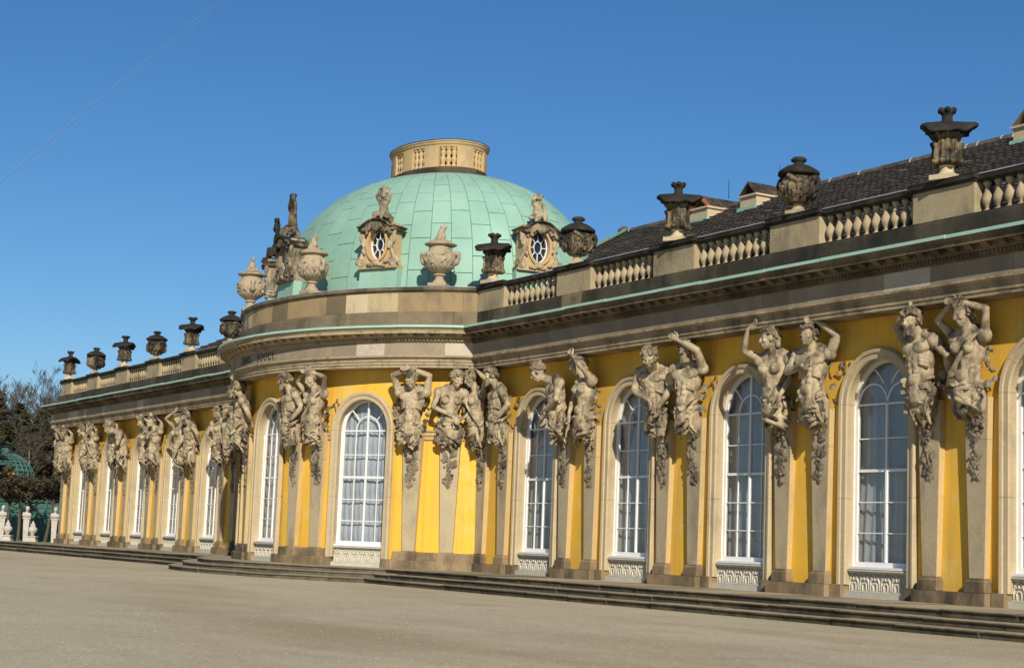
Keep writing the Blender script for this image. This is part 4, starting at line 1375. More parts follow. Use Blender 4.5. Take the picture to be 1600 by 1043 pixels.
    h.ell(H((0, .03, .08)), (.17, .2, .185), hr, 12, 7)
    if pose['seed'] % 3 == 1:
        for i in range(20):     # wreath
            a = 2 * math.pi * i / 20
            p = Vector((.20 * math.cos(a), .02 + .22 * math.sin(a), .14 + .03 * math.sin(a * 5)))
            h.cap(H(p), .04, H(p + Vector((rg.uniform(-.03, .03), 0, rg.uniform(.0, .06)))), .024, 6, 2)
    if male and pose.get('beard'):
        for i in range(26):
            a = rg.uniform(-1.1, 1.1); z = rg.uniform(-.27, -.12)
            p = Vector((math.sin(a) * .125, -.04 - math.cos(a) * .125, z))
            h.ell(H(p), (.036, .036, .05), None, 6, 4)
    if not male:
        h.ell(H((0, .20, .02)), (.10, .09, .10), hr, 9, 6)
        h.ell(H((.06, .17, -.12)), (.09, .07, .09), hr, 8, 5)
    # drapery: twisted cloth round the hips with hanging folds
    dr = B()
    dr.cap((0, -.20, 3.56), .25, (0, -.32, 3.78), .325, 14, 3)
    sd = pose.get('drape', 1)
    for i in range(pose.get('cloth', 4)):
        z0 = 4.08 - i * .07 + rg.uniform(-.03, .03)
        slope = rg.uniform(.035, .075); ph = rg.uniform(0, 6)
        pts = []
        a0 = rg.uniform(-.25, .35); a1 = rg.uniform(2.6, 3.5)
        for j in range(9):
            a = a0 + (a1 - a0) * j / 8
            rx = .355 + .025 * math.sin(i * 2.1 + j + ph)
            pts.append((sd * rx * math.cos(a), -.33 - .255 * math.sin(a) - .02 * math.sin(j * 1.7 + i), z0 - slope * j + .035 * math.sin(j * 1.1 + ph)))
        dr.chain(pts, [.034 + .018 * math.sin(ph * 3 + j * .9) for j in range(9)], 6)
    for i in range(6):
        x = sd * (-.28 + .11 * i)
        ln = rg.uniform(.2, .5)
        dr.chain([(x, -.47, 3.68), (x + rg.uniform(-.05, .05), -.46, 3.68 - ln * .5), (x + rg.uniform(-.06, .06), -.34, 3.68 - ln)], [.06, .055, .03], 7)
    if pose.get('sash'):
        pts = [T((-sd * .40, -.42, 4.86)), T((-sd * .24, -.63, 4.64)), T((sd * .0, -.665, 4.30)), T((sd * .20, -.63, 4.02)), T((sd * .34, -.52, 3.74))]
        for o in (-.09, -.045, 0, .045, .09):
            dr.chain([p + Vector((o, .02 * abs(o) * 10, o * .75)) for p in pts], [.03, .034, .028, .036, .03], 6)
    for bb in (b, h, dr):
        if mir:
            bb.V = [(-v[0], v[1], v[2]) for v in bb.V]
            bb.F = [f[::-1] for f in bb.F]
    return remeshed(b, 'figure', .0162, 1, .45), remeshed(h, 'hair', .016, 1, .3), remeshed(dr, 'drapery', .019, 1, .5)

POSES = [
    dict(seed=1, cloth=2, male=True, arms=('over', 'back'), beard=True, head=(-.03, -.60, 5.18), yaw=.25, nod=.15, twist=-.15, txt='bearded stone herm with one arm raised'),
    dict(seed=2, cloth=4, male=False, arms=('over', 'high'), head=(.02, -.58, 5.2), yaw=-.1, nod=.35, sway=.05, sash=True, drape=-1, txt='stone herm woman with both arms raised'),
    dict(seed=3, cloth=7, male=False, arms=('carry', 'down'), head=(-.08, -.56, 5.2), yaw=-.7, nod=.05, twist=.35, sway=-.05, drape=-1, txt='stone herm woman with one raised hand'),
    dict(seed=4, cloth=0, male=True, arms=('cross', 'over'), head=(-.02, -.55, 5.16), yaw=.1, nod=-.2, twist=.2, txt='muscular stone herm, one arm across chest'),
    dict(seed=5, cloth=3, male=True, arms=('down', 'low'), head=(-.16, -.78, 5.08), yaw=-.5, nod=.55, twist=-.35, lean=.12, drape=-1, txt='stooping stone herm with lowered arms'),
    dict(seed=6, cloth=5, male=True, arms=('back', 'face'), head=(.06, -.56, 5.2), yaw=.35, nod=.1, twist=.25, beard=True, txt='stone herm with forearm before its face'),
    dict(seed=7, cloth=8, male=False, arms=('down', 'face'), head=(-.1, -.55, 5.18), yaw=-.45, nod=.2, twist=-.15, sway=.06, txt='stone herm woman with one elbow lifted'),
    dict(seed=8, cloth=0, male=True, arms=('high', 'high'), head=(.06, -.66, 5.12), yaw=-.2, nod=.5, sway=.05, txt='stone herm, hands clasped above its head'),
    dict(seed=9, cloth=4, male=False, arms=('low', 'hip'), head=(.1, -.60, 5.16), yaw=.6, nod=.4, twist=.3, drape=-1, txt='stone herm woman with hands at hip'),
    dict(seed=10, cloth=2, male=True, arms=('carry', 'hip'), head=(.0, -.60, 5.2), yaw=-.15, nod=.1, twist=-.3, beard=True, txt='bearded stone herm, one hand at hip'),
]
def leaf_mesh(nm='leaf'):
    """lobed vine leaf: thin, curled, closed"""
    rim = []
    for i in range(20):
        a = 2 * math.pi * i / 20
        r = (1.0, .93, .74, .93)[i % 4] * (1.12 if i == 0 else 1.0)
        rim.append((r * math.cos(a), r * math.sin(a)))
    n = len(rim)
    V = [(x, y, -.22 * (x * x + y * y) + .07 * math.sin(5 * x)) for x, y in rim] + [(0, 0, .20), (0, 0, .0)]
    F = []
    for i in range(n):
        j = (i + 1) % n
        F += [(i, j, n), (j, i, n + 1)]
    return V, F
LV, LF = leaf_mesh()
def garland(seed):
    """vine and fruit hanging from the hips down the shaft, plus tendrils on the wall beside the figure"""
    rg = random.Random(seed)
    g = B()
    def leaf(p, s, tilt=.6):
        m3 = Matrix.Rotation(rg.uniform(0, 6.3), 3, 'Y') @ Matrix.Rotation(R(90) + rg.uniform(-tilt, tilt), 3, 'X') @ Matrix.Rotation(rg.uniform(-tilt, tilt), 3, 'Y')
        q = Vector(p)
        g.add([q + m3 @ (Vector(v) * s) for v in LV], LF)
    def front(z): return -.13 - .04 * (z - .27) / 3.45
    for i in range(34):    # relief of vine leaves on the shaft face, thinning out downwards
        z = 3.55 - 1.45 * rg.random() ** 1.35; k = (z - 2.1) / 1.45
        x = rg.uniform(-1, 1) * (.07 + .17 * k) + .05 * math.sin(z * 6 + seed)
        leaf((x, front(z) - .012 - rg.uniform(0, .045) * (.5 + k), z), rg.uniform(.065, .115), .3)
    for i in range(14):    # fruit and stems
        z = 3.5 - 1.2 * rg.random() ** 1.3; x = rg.uniform(-.14, .14)
        g.ell((x, front(z) - .03, z), (.036, .036, .04), None, 6, 4)
    pts = [(.06 * math.sin(zz * 5 + seed), front(zz) - .015, zz) for zz in [3.6 - .14 * i for i in range(11)]]
    g.chain(pts, [.022] * 11, 5)
    for i in range(16):    # fuller cluster where the body ends
        z = rg.uniform(3.42, 3.95); x = rg.uniform(-.33, .33)
        leaf((x, -.36 - .13 * math.cos(x * 4) - rg.uniform(0, .05), z), rg.uniform(.10, .16))
    for sg in (-1, 1):     # tendrils lying on the wall
        if rg.random() < .75:
            pts = [(sg * .36, -.05, 4.5)]
            for i in range(6):
                pts.append((sg * (.42 + .07 * i), -.03, 4.5 + .10 * math.sin(i * 1.3 + seed) - .03 * i))
            g.chain(pts, [.018] * 7, 5)
            for i in range(6):
                leaf((sg * rg.uniform(.45, .80), -.03, rg.uniform(4.2, 4.75)), rg.uniform(.04, .075), .35)
    for i in range(14):    # leaves round the shoulders and behind the back
        leaf((rg.choice((-1, 1)) * rg.uniform(.30, .5), -.18 - rg.uniform(0, .1), rg.uniform(3.8, 4.7)), rg.uniform(.06, .11))
    return g.mesh('garland')
def big_leaves(seed):
    rg = random.Random(seed + 50)
    out = []
    for i in range(18):
        z = 4.02 - i * .038 + rg.uniform(-.05, .05)
        k = min(1, max(0, (z - 3.3) / .6))
        x = rg.uniform(-1, 1) * (.20 + .14 * k)
        y = -.38 - .17 * k - rg.uniform(0, .05) + .7 * x * x
        out.append((Vector((x, y, z)), Matrix.Rotation(rg.uniform(-.8, .8), 4, 'Z') @ Matrix.Rotation(R(90) - rg.uniform(.1, .9), 4, 'X') @ Matrix.Rotation(rg.uniform(0, 6.3), 4, 'Z'), rg.uniform(.11, .18)))
    return out
FIG = {}
def fig(i, mir):
    if (i, mir) not in FIG:
        FIG[(i, mir)] = figure(POSES[i], mir)
    return FIG[(i, mir)]
GAR = [garland(s) for s in range(6)]
for g_ in GAR: g_.materials.append(M['statue_dark'])
BIGL = mesh('leaf', LV, LF); BIGL.materials.append(M['statue'])
def shaft_meshes():
    out = []
    lo = B().frustum(0, 0, .27, .38, .19, 2.90, .56, .215, 0.06)
    up = B().frustum(0, 0, 2.906, .56, .215, 3.72, .62, .23, 0.06)
    pl = B().box(-.245, .245, -.195, .06, .17, .20).frustum(0, 0, .20, .49, .255, .235, .46, .23, .06).box(-.21, .21, -.165, .06, .235, .27).box(-.255, .255, -.205, .06, 0.002, .17)
    return [('shaft', lo.mesh('shaft')), ('shaft', up.mesh('shaft')), ('plinth_block', pl.mesh('plinth_block'))]
SH = shaft_meshes()
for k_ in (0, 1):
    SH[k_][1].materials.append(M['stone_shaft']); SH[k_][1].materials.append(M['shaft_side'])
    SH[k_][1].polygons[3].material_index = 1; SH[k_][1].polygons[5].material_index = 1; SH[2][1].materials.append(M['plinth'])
N_H = 0
def herm(x, y, rz, pi, mir, label, group, dark=False):
    global N_H
    N_H += 1
    e = empty('herm_statue', (x, y, .25), rz)
    tag(e, label, 'statue', group)
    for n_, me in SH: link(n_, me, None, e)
    bo, ha, dr = fig(pi, mir)
    for n_, me, mt in (('figure', bo, 'statue'), ('hair', ha, 'statue_dark'), ('drapery', dr, 'statue')):
        if not me.materials: me.materials.append(M[mt])
        fo = link(n_, me, None, e, (0, .01, -.13))
        fo.scale = (1.0, 1.03, 1.045)
    s = (N_H * 5) % 6
    g_ = link('garland', GAR[s], None, e, (0, 0, .0))
    g_['kind'] = 'stuff'
    for p, m4, sc in big_leaves((N_H * 7) % 11):
        o = link('leaf', BIGL, None, e)
        o.matrix_local = Matrix.Translation(Vector((p.x, p.y * 1.03 + .01, p.z * 1.045 - .13))) @ m4 @ Matrix.Scale(sc, 4)
    return e
ORD = ['first', 'second', 'third', 'fourth', 'fifth', 'sixth', 'seventh']
GH = 'herm statues between the palace windows'
right_poses = [((1, 1), (9, 0)), ((4, 0), (6, 0)), ((4, 1), (5, 0)), ((2, 0), (3, 0)), ((0, 0), (1, 0)), ((7, 0), (8, 0)), ((5, 1), (2, 1))]
for i, x in enumerate(PIER_R):
    for k, dx in ((0, -.65), (1, .60)):
        p, mi = right_poses[i][k]
        where = 'right of the rotunda corner' if i == 0 else ('after %s right-wing window' % ORD[i - 1])
        herm(x + dx, W0, 0, p, bool(mi), '%s, %s of pair %s' % (POSES[p]['txt'], ('left', 'right')[k], where), GH)
left_poses = [((3, 1), (2, 0)), ((8, 0), (9, 1)), ((6, 1), (0, 0)), ((1, 0), (3, 0)), ((7, 1), (4, 0)), ((9, 0), (1, 1)), ((5, 0), (0, 1))]
for i, x in enumerate(PIER_L):
    for k, dx in ((0, -.65), (1, .60)):
        if i == 0: continue          # hidden behind the rotunda
        p, mi = left_poses[i][k]
        where = ORD[6 - i]
        herm(x + dx, W0, 0, p, bool(mi), '%s, %s of %s left-wing pair from far end' % (POSES[p]['txt'], ('left', 'right')[k], where), GH)
rot_p = {6.5: (7, 0), 7.62: (8, 0), 3.07: (1, 0), 1.95: (9, 0), -1.95: (5, 1), -3.07: (3, 0), -6.5: (0, 1), -7.62: (2, 1)}
rot_l = {6.5: 'left of pair right of large rotunda window', 7.62: 'right of pair right of large rotunda window', 3.07: 'right of pair between two rotunda windows', 1.95: 'left of pair between two rotunda windows',
         -1.95: 'right of pair left of rotunda inscription', -3.07: 'left of pair left of rotunda inscription'}
for s in HERM_S:
    if s < -3.5: continue            # out of sight round the far side
    x, y, nx, ny = rot_pt(s)
    p, mi = rot_p[s]
    herm(x, y, rot_rz(s), p, bool(mi), '%s, %s' % (POSES[p]['txt'], rot_l[s]), GH)

# ------------------------------------------------------------------ urns
def urn_meshes():
    T = {}
    # brimmed urn: square foot, stem, leafy cup, wide drooping brim, small crown
    foot = B().box(-.24, .24, -.24, .24, 0, .09).lathe([(.20, .09), (.17, .12), (.13, .16), (.12, .24), (.15, .27)], 18)
    body = B().lathe([(.10, .26), (.20, .28), (.25, .34), (.24, .42), (.20, .52), (.20, .66), (.225, .80), (.25, .88), (.2, .92)], 28, mod=lambda a, z: 1 + .05 * math.sin(a * 9))
    for k in range(9):
        a = 2 * math.pi * k / 9; c, s_ = math.cos(a), math.sin(a)
        body.chain([(.24 * c, .24 * s_, .33), (.245 * c, .245 * s_, .46), (.23 * c, .23 * s_, .60), (.28 * c, .28 * s_, .70)], [.06, .05, .045, .04], 6)
        body.ell((.27 * c, .27 * s_, .34), (.07, .07, .06), None, 7, 5)
        a += .35; c, s_ = math.cos(a), math.sin(a)
        body.chain([(.21 * c, .21 * s_, .58), (.225 * c, .225 * s_, .80), (.29 * c, .29 * s_, .86)], [.03, .03, .035], 6)
    brim = B()
    def wave(a): return .075 * math.sin(2 * a + .6) + .035 * math.sin(5 * a) + .02 * math.sin(9 * a + 1)
    prof = [(.2, .86), (.34, .90), (.43, .885), (.485, .90), (.48, .935), (.44, .985), (.31, 1.04), (.17, 1.09), (.12, 1.10)]
    n = len(prof); seg = 36; V = []
    for j in range(seg):
        a = 2 * math.pi * j / seg
        for r, z in prof:
            q = r * (1 + (.13 * math.sin(3 * a + 1) + .06 * math.sin(7 * a) + .03 * math.sin(13 * a)) * min(1, r / .5))
            V.append((q * math.cos(a), q * math.sin(a), z + wave(a) * (r / .5) ** 2))
    F = [(j * n + i, ((j + 1) % seg) * n + i, ((j + 1) % seg) * n + i + 1, j * n + i + 1) for j in range(seg) for i in range(n - 1)]
    F += [tuple(j * n for j in range(seg))[::-1], tuple(j * n + n - 1 for j in range(seg))]
    brim.add(V, F)
    fin = B().lathe([(.13, 1.08), (.10, 1.14), (.095, 1.22), (.13, 1.26), (.13, 1.31), (.09, 1.34)], 16)
    for k in range(6):
        a = 2 * math.pi * k / 6
        fin.ell((.13 * math.cos(a), .13 * math.sin(a), 1.32), (.065, .065, .055), None, 7, 5)
    T['brim'] = [('foot', foot.mesh('foot'), 'stone_pale'), ('cup', remeshed(body, 'cup', .018, 1), 'urn'), ('brim', brim.mesh('brim', True), 'urn_dark'), ('finial', remeshed(fin, 'finial', .018, 1), 'urn_dark')]
    # globe urn with garland and domed lid
    foot = B().box(-.2, .2, -.2, .2, 0, .07).lathe([(.18, .07), (.13, .11), (.09, .17), (.12, .22)], 18)
    body = B().lathe([(.08, .2), (.2, .24), (.30, .33), (.35, .45), (.365, .58), (.35, .70), (.32, .77), (.29, .80)], 28, mod=lambda a, z: 1 + .02 * math.sin(a * 14))
    rg = random.Random(4)
    for k in range(26):
        a = 2 * math.pi * k / 26; lf = .33 + .05 * (k % 2)
        body.chain([(.34 * math.cos(a), .34 * math.sin(a), lf), (.40 * math.cos(a + .08), .40 * math.sin(a + .08), lf + .10), (.385 * math.cos(a), .385 * math.sin(a), lf + .2)], [.03, .036, .02], 6)
    for k in range(64):
        a = rg.uniform(0, 6.28); z = .56 + .16 * abs(math.cos(2 * a)) + rg.uniform(-.05, .05); r = .375
        body.ell((r * math.cos(a), r * math.sin(a), z), (.06, .06, .05), None, 6, 4)
    for k in range(22):
        a = 2 * math.pi * k / 22
        body.chain([(.2 * math.cos(a), .2 * math.sin(a), .25), (.33 * math.cos(a), .33 * math.sin(a), .42)], [.03, .03], 6)
    hd = B(); hds = []
    for sg in (-1, 1):
        hd.chain([(sg * .33, 0, .48), (sg * .41, 0, .52), (sg * .455, 0, .62), (sg * .42, 0, .72), (sg * .34, 0, .77)], [.055, .055, .05, .055, .06], 8)
        hd.ell((sg * .40, 0, .50), (.065, .10, .08))
        hds.append(remeshed(hd, 'handle', .018, 1)); hd = B()
    lid = B().lathe([(.3, .79), (.40, .80), (.43, .83), (.42, .88), (.34, .94), (.24, 1.0), (.15, 1.03), (.11, 1.05), (.10, 1.09), (.155, 1.11), (.165, 1.15), (.12, 1.19), (.05, 1.20)], 26, mod=lambda a, z: 1 + .02 * math.sin(a * 8))
    T['globe'] = [('foot', foot.mesh('foot'), 'pier'), ('bowl', remeshed(body, 'bowl', .018, 1), 'urn'), ('handle', hds[0], 'urn_dark'), ('handle', hds[1], 'urn_dark'), ('lid', lid.mesh('lid', True), 'urn_dark')]
    # krater with figures in relief and a flaming top
    foot = B().box(-.27, .27, -.27, .27, 0, .09).lathe([(.22, .09), (.19, .16), (.13, .22), (.125, .30), (.18, .33), (.18, .37), (.13, .40)], 20)
    body = B().lathe([(.12, .39), (.2, .42), (.33, .50), (.43, .62), (.475, .76), (.46, .90), (.40, 1.0), (.36, 1.05), (.34, 1.13), (.33, 1.2)], 30)
    for k in range(20):
        a = 2 * math.pi * k / 20
        body.chain([(.17 * math.cos(a), .17 * math.sin(a), .42), (.39 * math.cos(a), .39 * math.sin(a), .58)], [.03, .035], 6)
    for k in range(60):
        a = rg.uniform(0, 6.28); z = rg.uniform(.66, .95); r = .46
        body.chain([(r * math.cos(a), r * math.sin(a), z), (r * math.cos(a + rg.uniform(-.25, .25)), r * math.sin(a + rg.uniform(-.25, .25)), z + rg.uniform(-.12, .12))], [.035, .025], 6)
    hd = B(); hds = []
    for sg in (-1, 1):
        hd.chain([(sg * .40, 0, .66), (sg * .50, 0, .70), (sg * .555, 0, .84), (sg * .54, 0, .98), (sg * .46, 0, 1.0), (sg * .42, 0, .93)], [.07, .07, .06, .065, .06, .05], 8)
        hd.ell((sg * .53, 0, .96), (.08, .09, .08)).ell((sg * .48, 0, .72), (.08, .11, .09))
        hds.append(remeshed(hd, 'handle', .018, 1)); hd = B()
    lid = B().lathe([(.33, 1.18), (.42, 1.20), (.47, 1.235), (.44, 1.27), (.32, 1.32), (.25, 1.36), (.2, 1.38)], 26, mod=lambda a, z: 1 + .03 * math.sin(a * 6))
    fl = B()
    for k in range(26):
        a = rg.uniform(0, 6.28); z = rg.uniform(1.38, 1.7); r = .15 * (1.75 - z) / .4 + .03
        fl.chain([(r * math.cos(a), r * math.sin(a), z), (r * .6 * math.cos(a + .7), r * .6 * math.sin(a + .7), z + .13)], [.07 * (1.95 - z), .05 * (1.95 - z)], 7)
    fl.chain([(0, 0, 1.36), (.02, 0, 1.6), (.06, 0, 1.80)], [.14, .09, .035], 8)
    fl.chain([(.06, 0, 1.66), (.13, 0, 1.76), (.10, 0, 1.82)], [.05, .045, .03], 7)
    T['krater'] = [('foot', foot.mesh('foot'), 'urn_pale'), ('bowl', remeshed(body, 'bowl', .018, 1), 'urn_pale'), ('handle', hds[0], 'urn_pale'), ('handle', hds[1], 'urn_pale'), ('lid', lid.mesh('lid', True), 'urn_pale'), ('flame', remeshed(fl, 'flame', .018, 1), 'urn_pale')]
    for L in T.values():
        for _, me, mt in L: me.materials.append(M[mt])
    return T
UT = urn_meshes()
def urn(kind, x, y, z, rz, label, group, sc=1.0):
    e = empty(kind, (x, y, z), rz)
    e.scale = (sc,) * 3
    tag(e, label, 'urn', group)
    for n_, me, _ in UT[{'brimmed_urn': 'brim', 'lidded_urn': 'globe', 'flaming_urn': 'krater'}[kind]]:
        link(n_, me, None, e)
UY = W0 - .22
for i, x in enumerate(PIER_R):
    k = ('brimmed_urn', 'lidded_urn')[i % 2]
    urn(k, x, UY - .15, 8.284, random.uniform(-.5, .5) + (.6 if i % 2 else 0), ('dark wide-brimmed urn' if i % 2 == 0 else 'dark round lidded urn') + ' on the %s right-wing balustrade pier from the rotunda' % ORD[i], 'urns along the right balustrade', 1.08)
for i, x in enumerate(PIER_L):
    k = ('lidded_urn', 'brimmed_urn')[i % 2]
    if i == 0: continue
    j = 6 - i
    k = ('brimmed_urn', 'lidded_urn')[j % 2]
    urn(k, x, UY - .15, 8.284, random.uniform(-.5, .5), ('dark wide-brimmed urn' if j % 2 == 0 else 'dark round lidded urn') + ' on the left balustrade, %s from the far left end' % ORD[j], 'urns along the left balustrade', 1.08)
for s, lab in ((7.1, 'pale flaming urn on the rotunda parapet, nearest the right wing'), (2.4, 'pale flaming urn on the rotunda parapet, in front of the dark dormer'), (-3.0, 'pale flaming urn standing against the sky at the rotunda edge')):
    x, y, z = P(rot_pt, s, .18, 8.262)
    urn('flaming_urn', x, y, z, rot_rz(s), lab, 'pale urns on the rotunda parapet', 1.02)

for dz in (0, .16):
    p0 = Vector(P(rot_pt, -3.0, .06, 9.0 + dz * .4)); p1 = Vector(P(rot_pt, -2.8, -1.3, 8.75 + dz))
    partb('stay_rod', B().tube([p0, p1], [.018, .018], 6), 'zinc')

# ------------------------------------------------------------------ cherubs on the dormers
def cherub(v):
    b = B()
    rg = random.Random(v)
    b.ell((0, 0, .16), (.20, .17, .16)).cap((0, 0, .2), .155, (0, -.02, .46), .13, 10, 3).ell((0, -.02, .5), (.17, .12, .12))
    b.ell((0, -.05, .73), (.115, .125, .125)).cap((0, 0, .55), .07, (0, -.04, .66), .06, 8, 2).ell((0, -.17, .70), (.02, .025, .025), None, 6, 4).ell((-.05, -.14, .68), (.04, .04, .04), None, 6, 4).ell((.05, -.14, .68), (.04, .04, .04), None, 6, 4)
    for i in range(22):
        a = rg.uniform(0, 6.28); z = rg.uniform(.74, .86); q = .12 if z < .82 else .07
        if math.sin(a) < -.5 and z < .8: continue
        b.ell((q * math.cos(a), -.04 + q * math.sin(a), z), (.04, .04, .035), None, 6, 4)
    if v == 0:      # arms up holding a bundle over the head
        b.chain([(-.16, 0, .54), (-.24, -.06, .70), (-.10, -.08, .87)], [.06, .055, .045], 8).chain([(.16, 0, .54), (.24, -.04, .74), (.10, -.06, .90)], [.06, .055, .045], 8)
        for i in range(12): b.ell((rg.uniform(-.14, .16), -.06 + rg.uniform(-.06, .06), rg.uniform(.86, .96)), (.07, .06, .05), None, 7, 5)
    else:
        b.chain([(-.16, 0, .54), (-.20, -.12, .66), (-.06, -.16, .76)], [.06, .055, .045], 8).chain([(.16, 0, .54), (.23, -.04, .40), (.18, -.16, .28)], [.06, .05, .045], 8)
    b.chain([(-.09, -.05, .14), (-.14, -.26, .12), (-.16, -.28, -.08)], [.10, .085, .05], 8).chain([(.09, -.05, .14), (.15, -.25, .15), (.12, -.30, -.04)], [.10, .085, .05], 8)
    b.ell((-.16, -.33, -.10), (.04, .07, .035), None, 7, 5).ell((.12, -.35, -.06), (.04, .07, .035), None, 7, 5)
    for i in range(18): b.ell((rg.uniform(-.28, .28), rg.uniform(-.16, .12), rg.uniform(-.06, .12)), (.09, .08, .06), None, 7, 5)
    return remeshed(b, 'cherub_figure', .02, 2, .4)
CH = [cherub(0), cherub(1)]
clab = ['pale stone cherub seated on the right dome dormer', 'weathered cherub holding a bundle overhead on the middle dome dormer', 'dark cherub on the left dome dormer behind a pale urn', 'dark cherub on the leftmost dome dormer against the sky']
cmat = ['urn_pale', 'statue_dark', 'urn', 'urn_dark']  # last two face away from the sun: shade and dirt in their colour
for i, (x, y, z, rz) in enumerate(DORM):
    me = CH[1 if i == 0 else 0]
    if i in (0,): me.materials.append(M['statue'])
    else:
        me = CH[0].copy() if i > 1 else CH[0]
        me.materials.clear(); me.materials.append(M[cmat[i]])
    n = Vector((math.sin(rz), -math.cos(rz), 0))
    o = link('cherub_statue', me, None, None, (x - n.x * .1, y - n.y * .1, z + 1.62), rz)
    if i > 1: o.scale = (1.05, 1.05, 1.4)
    tag(o, clab[i], 'statue', 'cherubs on the dome dormers')

# ------------------------------------------------------------------ garden beyond the left end
def on_ground(x, y):
    return Vector((x, y, ZG))
def ground_garden():
    # trellis wall with posts and lattice
    a, c = on_ground(-68.45, -3.1), on_ground(-63.19, 5.76)
    d = (c - a); L = d.length; d.normalize(); rz = math.atan2(d.y, d.x)
    t = empty('trellis_wall', a, rz)
    tag(t, 'dark green lattice trellis wall behind the white busts at far left', 'trellis')
    B().box(0, L, .06, .10, 0, 2.7).obj('backing_panel', 'trellis', t)
    n = int(L / 1.2)
    for i in range(n + 1):
        B().box(i * 1.2 - .06, i * 1.2 + .06, -.06, .06, 0, 2.75).obj('post', 'trellis', t)
    B().box(0, L, -.1, .12, 2.70, 2.86).obj('top_rail', 'trellis', t)
    s = B()
    for i in range(int(L / .3)):
        s.box(i * .3, i * .3 + .04, .02, .055, .1, 2.65)
    for k in range(8):
        s.box(0, L, -.005, .018, .2 + k * .31, .24 + k * .31)
    tag(s.obj('lattice', 'pavilion', t), kind='stuff')
    # lattice pavilion with a ribbed dome
    c = on_ground(-73.74, 3.75)
    e = empty('garden_pavilion', c)
    e.scale = (.86, .86, .94)
    tag(e, 'green lattice garden pavilion dome with gilded ornament at the left edge', 'pavilion')
    RD = 2.3; z0 = 4.4
    b = B()
    for i in range(28):
        a_ = 2 * math.pi * i / 28
        b.tube([(RD * math.cos(f) * math.cos(a_), RD * math.cos(f) * math.sin(a_), z0 + 2.0 * math.sin(f)) for f in [j * 1.45 / 8 for j in range(9)]], [.05] * 9, 4)
    for j in range(8):
        f = j * 1.45 / 8
        b.tube([(RD * math.cos(f) * math.cos(a_ / 16 * math.pi), RD * math.cos(f) * math.sin(a_ / 16 * math.pi), z0 + 2.0 * math.sin(f)) for a_ in range(33)], [.05] * 33, 4)
    b.obj('dome_lattice', 'pavilion', e)
    B().lathe([(.35, 6.3), (.5, 6.35), (.45, 6.5), (.42, 6.75), (.55, 6.8), (.1, 6.9)], 14).obj('crown', 'pavilion', e)
    B().lathe([(2.5, 4.0), (2.55, 4.1), (2.4, 4.25), (2.4, 4.4), (2.2, 4.42)], 28).obj('cornice', 'pavilion', e)
    dm = B().lathe([(2.2, 4.35), (2.16, 4.7), (1.9, 5.4), (1.3, 6.0), (.4, 6.35)], 24); dm.obj('dome_skin', 'trellis', e, True)
    for i in range(8):
        a_ = 2 * math.pi * i / 8
        B().tube([(2.3 * math.cos(a_), 2.3 * math.sin(a_), 0), (2.3 * math.cos(a_), 2.3 * math.sin(a_), 4.1)], [.13, .12], 8).obj('column', 'pavilion', e)
    rgx = random.Random(8)
    v = (CAM - c); v.z = 0; v.normalize(); side = Vector((-v.y, v.x, 0))
    g = B()
    for i in range(24):
        a_ = rgx.uniform(0, 6.28); q = rgx.uniform(0, .55)
        p = v * 2.45 + side * (.35 + q * math.cos(a_)) + Vector((0, 0, 4.75 + q * math.sin(a_)))
        g.ell(p, (.13, .13, .10), None, 6, 4)
    g.obj('gilded_sun', 'gold', e, True)
    # busts on tapered pillars
    for i, (x, y) in enumerate(((-58.4, 0.05), (-57.68, 1.26), (-56.85, 2.66))):
        p = on_ground(x, y)
        e = empty('bust_herm', p, math.atan2(CAM.x - p.x, -(CAM.y - p.y)))
        tag(e, ['white bust on a tapered pillar at the very left edge', 'white bust on a tapered pillar between two white finials', 'white bust on a tapered pillar beside the palace corner'][i], 'statue', 'white busts before the trellis')
        B().frustum(0, 0, 0.0, .22, .22, 1.62, .34, .30).obj('pillar', 'marble', e)
        B().box(-.22, .22, -.18, .18, 1.62, 1.70).obj('ledge', 'marble', e)
        b = B().ell((0, 0, 1.84), (.25, .15, .16)).cap((0, 0, 1.9), .08, (.02, -.02, 2.08), .07).ell((.03, -.03, 2.20), (.11, .13, .15)).ell((.03, -.15, 2.18), (.03, .03, .05), None, 6, 4).ell((.03, .02, 2.26), (.125, .14, .11)).ell((-.16, .02, 1.86), (.10, .12, .16)).ell((.18, .02, 1.84), (.09, .12, .14))
        o = link('bust', remeshed(b, 'bust', .03, 2), 'marble', e)
    for i, (x, y) in enumerate(((-54.14, -0.65), (-53.43, 0.54))):
        p = on_ground(x, y)
        e = empty('stone_finial', p, rz)
        tag(e, ['white turned stone finial near the left edge', 'white turned stone finial next to the palace corner'][i], 'finial', 'white finials on the terrace')
        B().frustum(0, 0, 0, .72, .72, .12, .66, .66).frustum(0, 0, .12, .60, .60, .62, .44, .44).box(-.27, .27, -.27, .27, .62, .68).obj('base', 'marble', e)
        B().lathe([(.12, .68), (.10, .78), (.18, .86), (.26, .98), (.25, 1.10), (.15, 1.18), (.12, 1.2), (.15, 1.24), (.13, 1.32), (.06, 1.38), (.05, 1.44), (.02, 1.5)], 16).obj('vase', 'marble', e, True)
ground_garden()

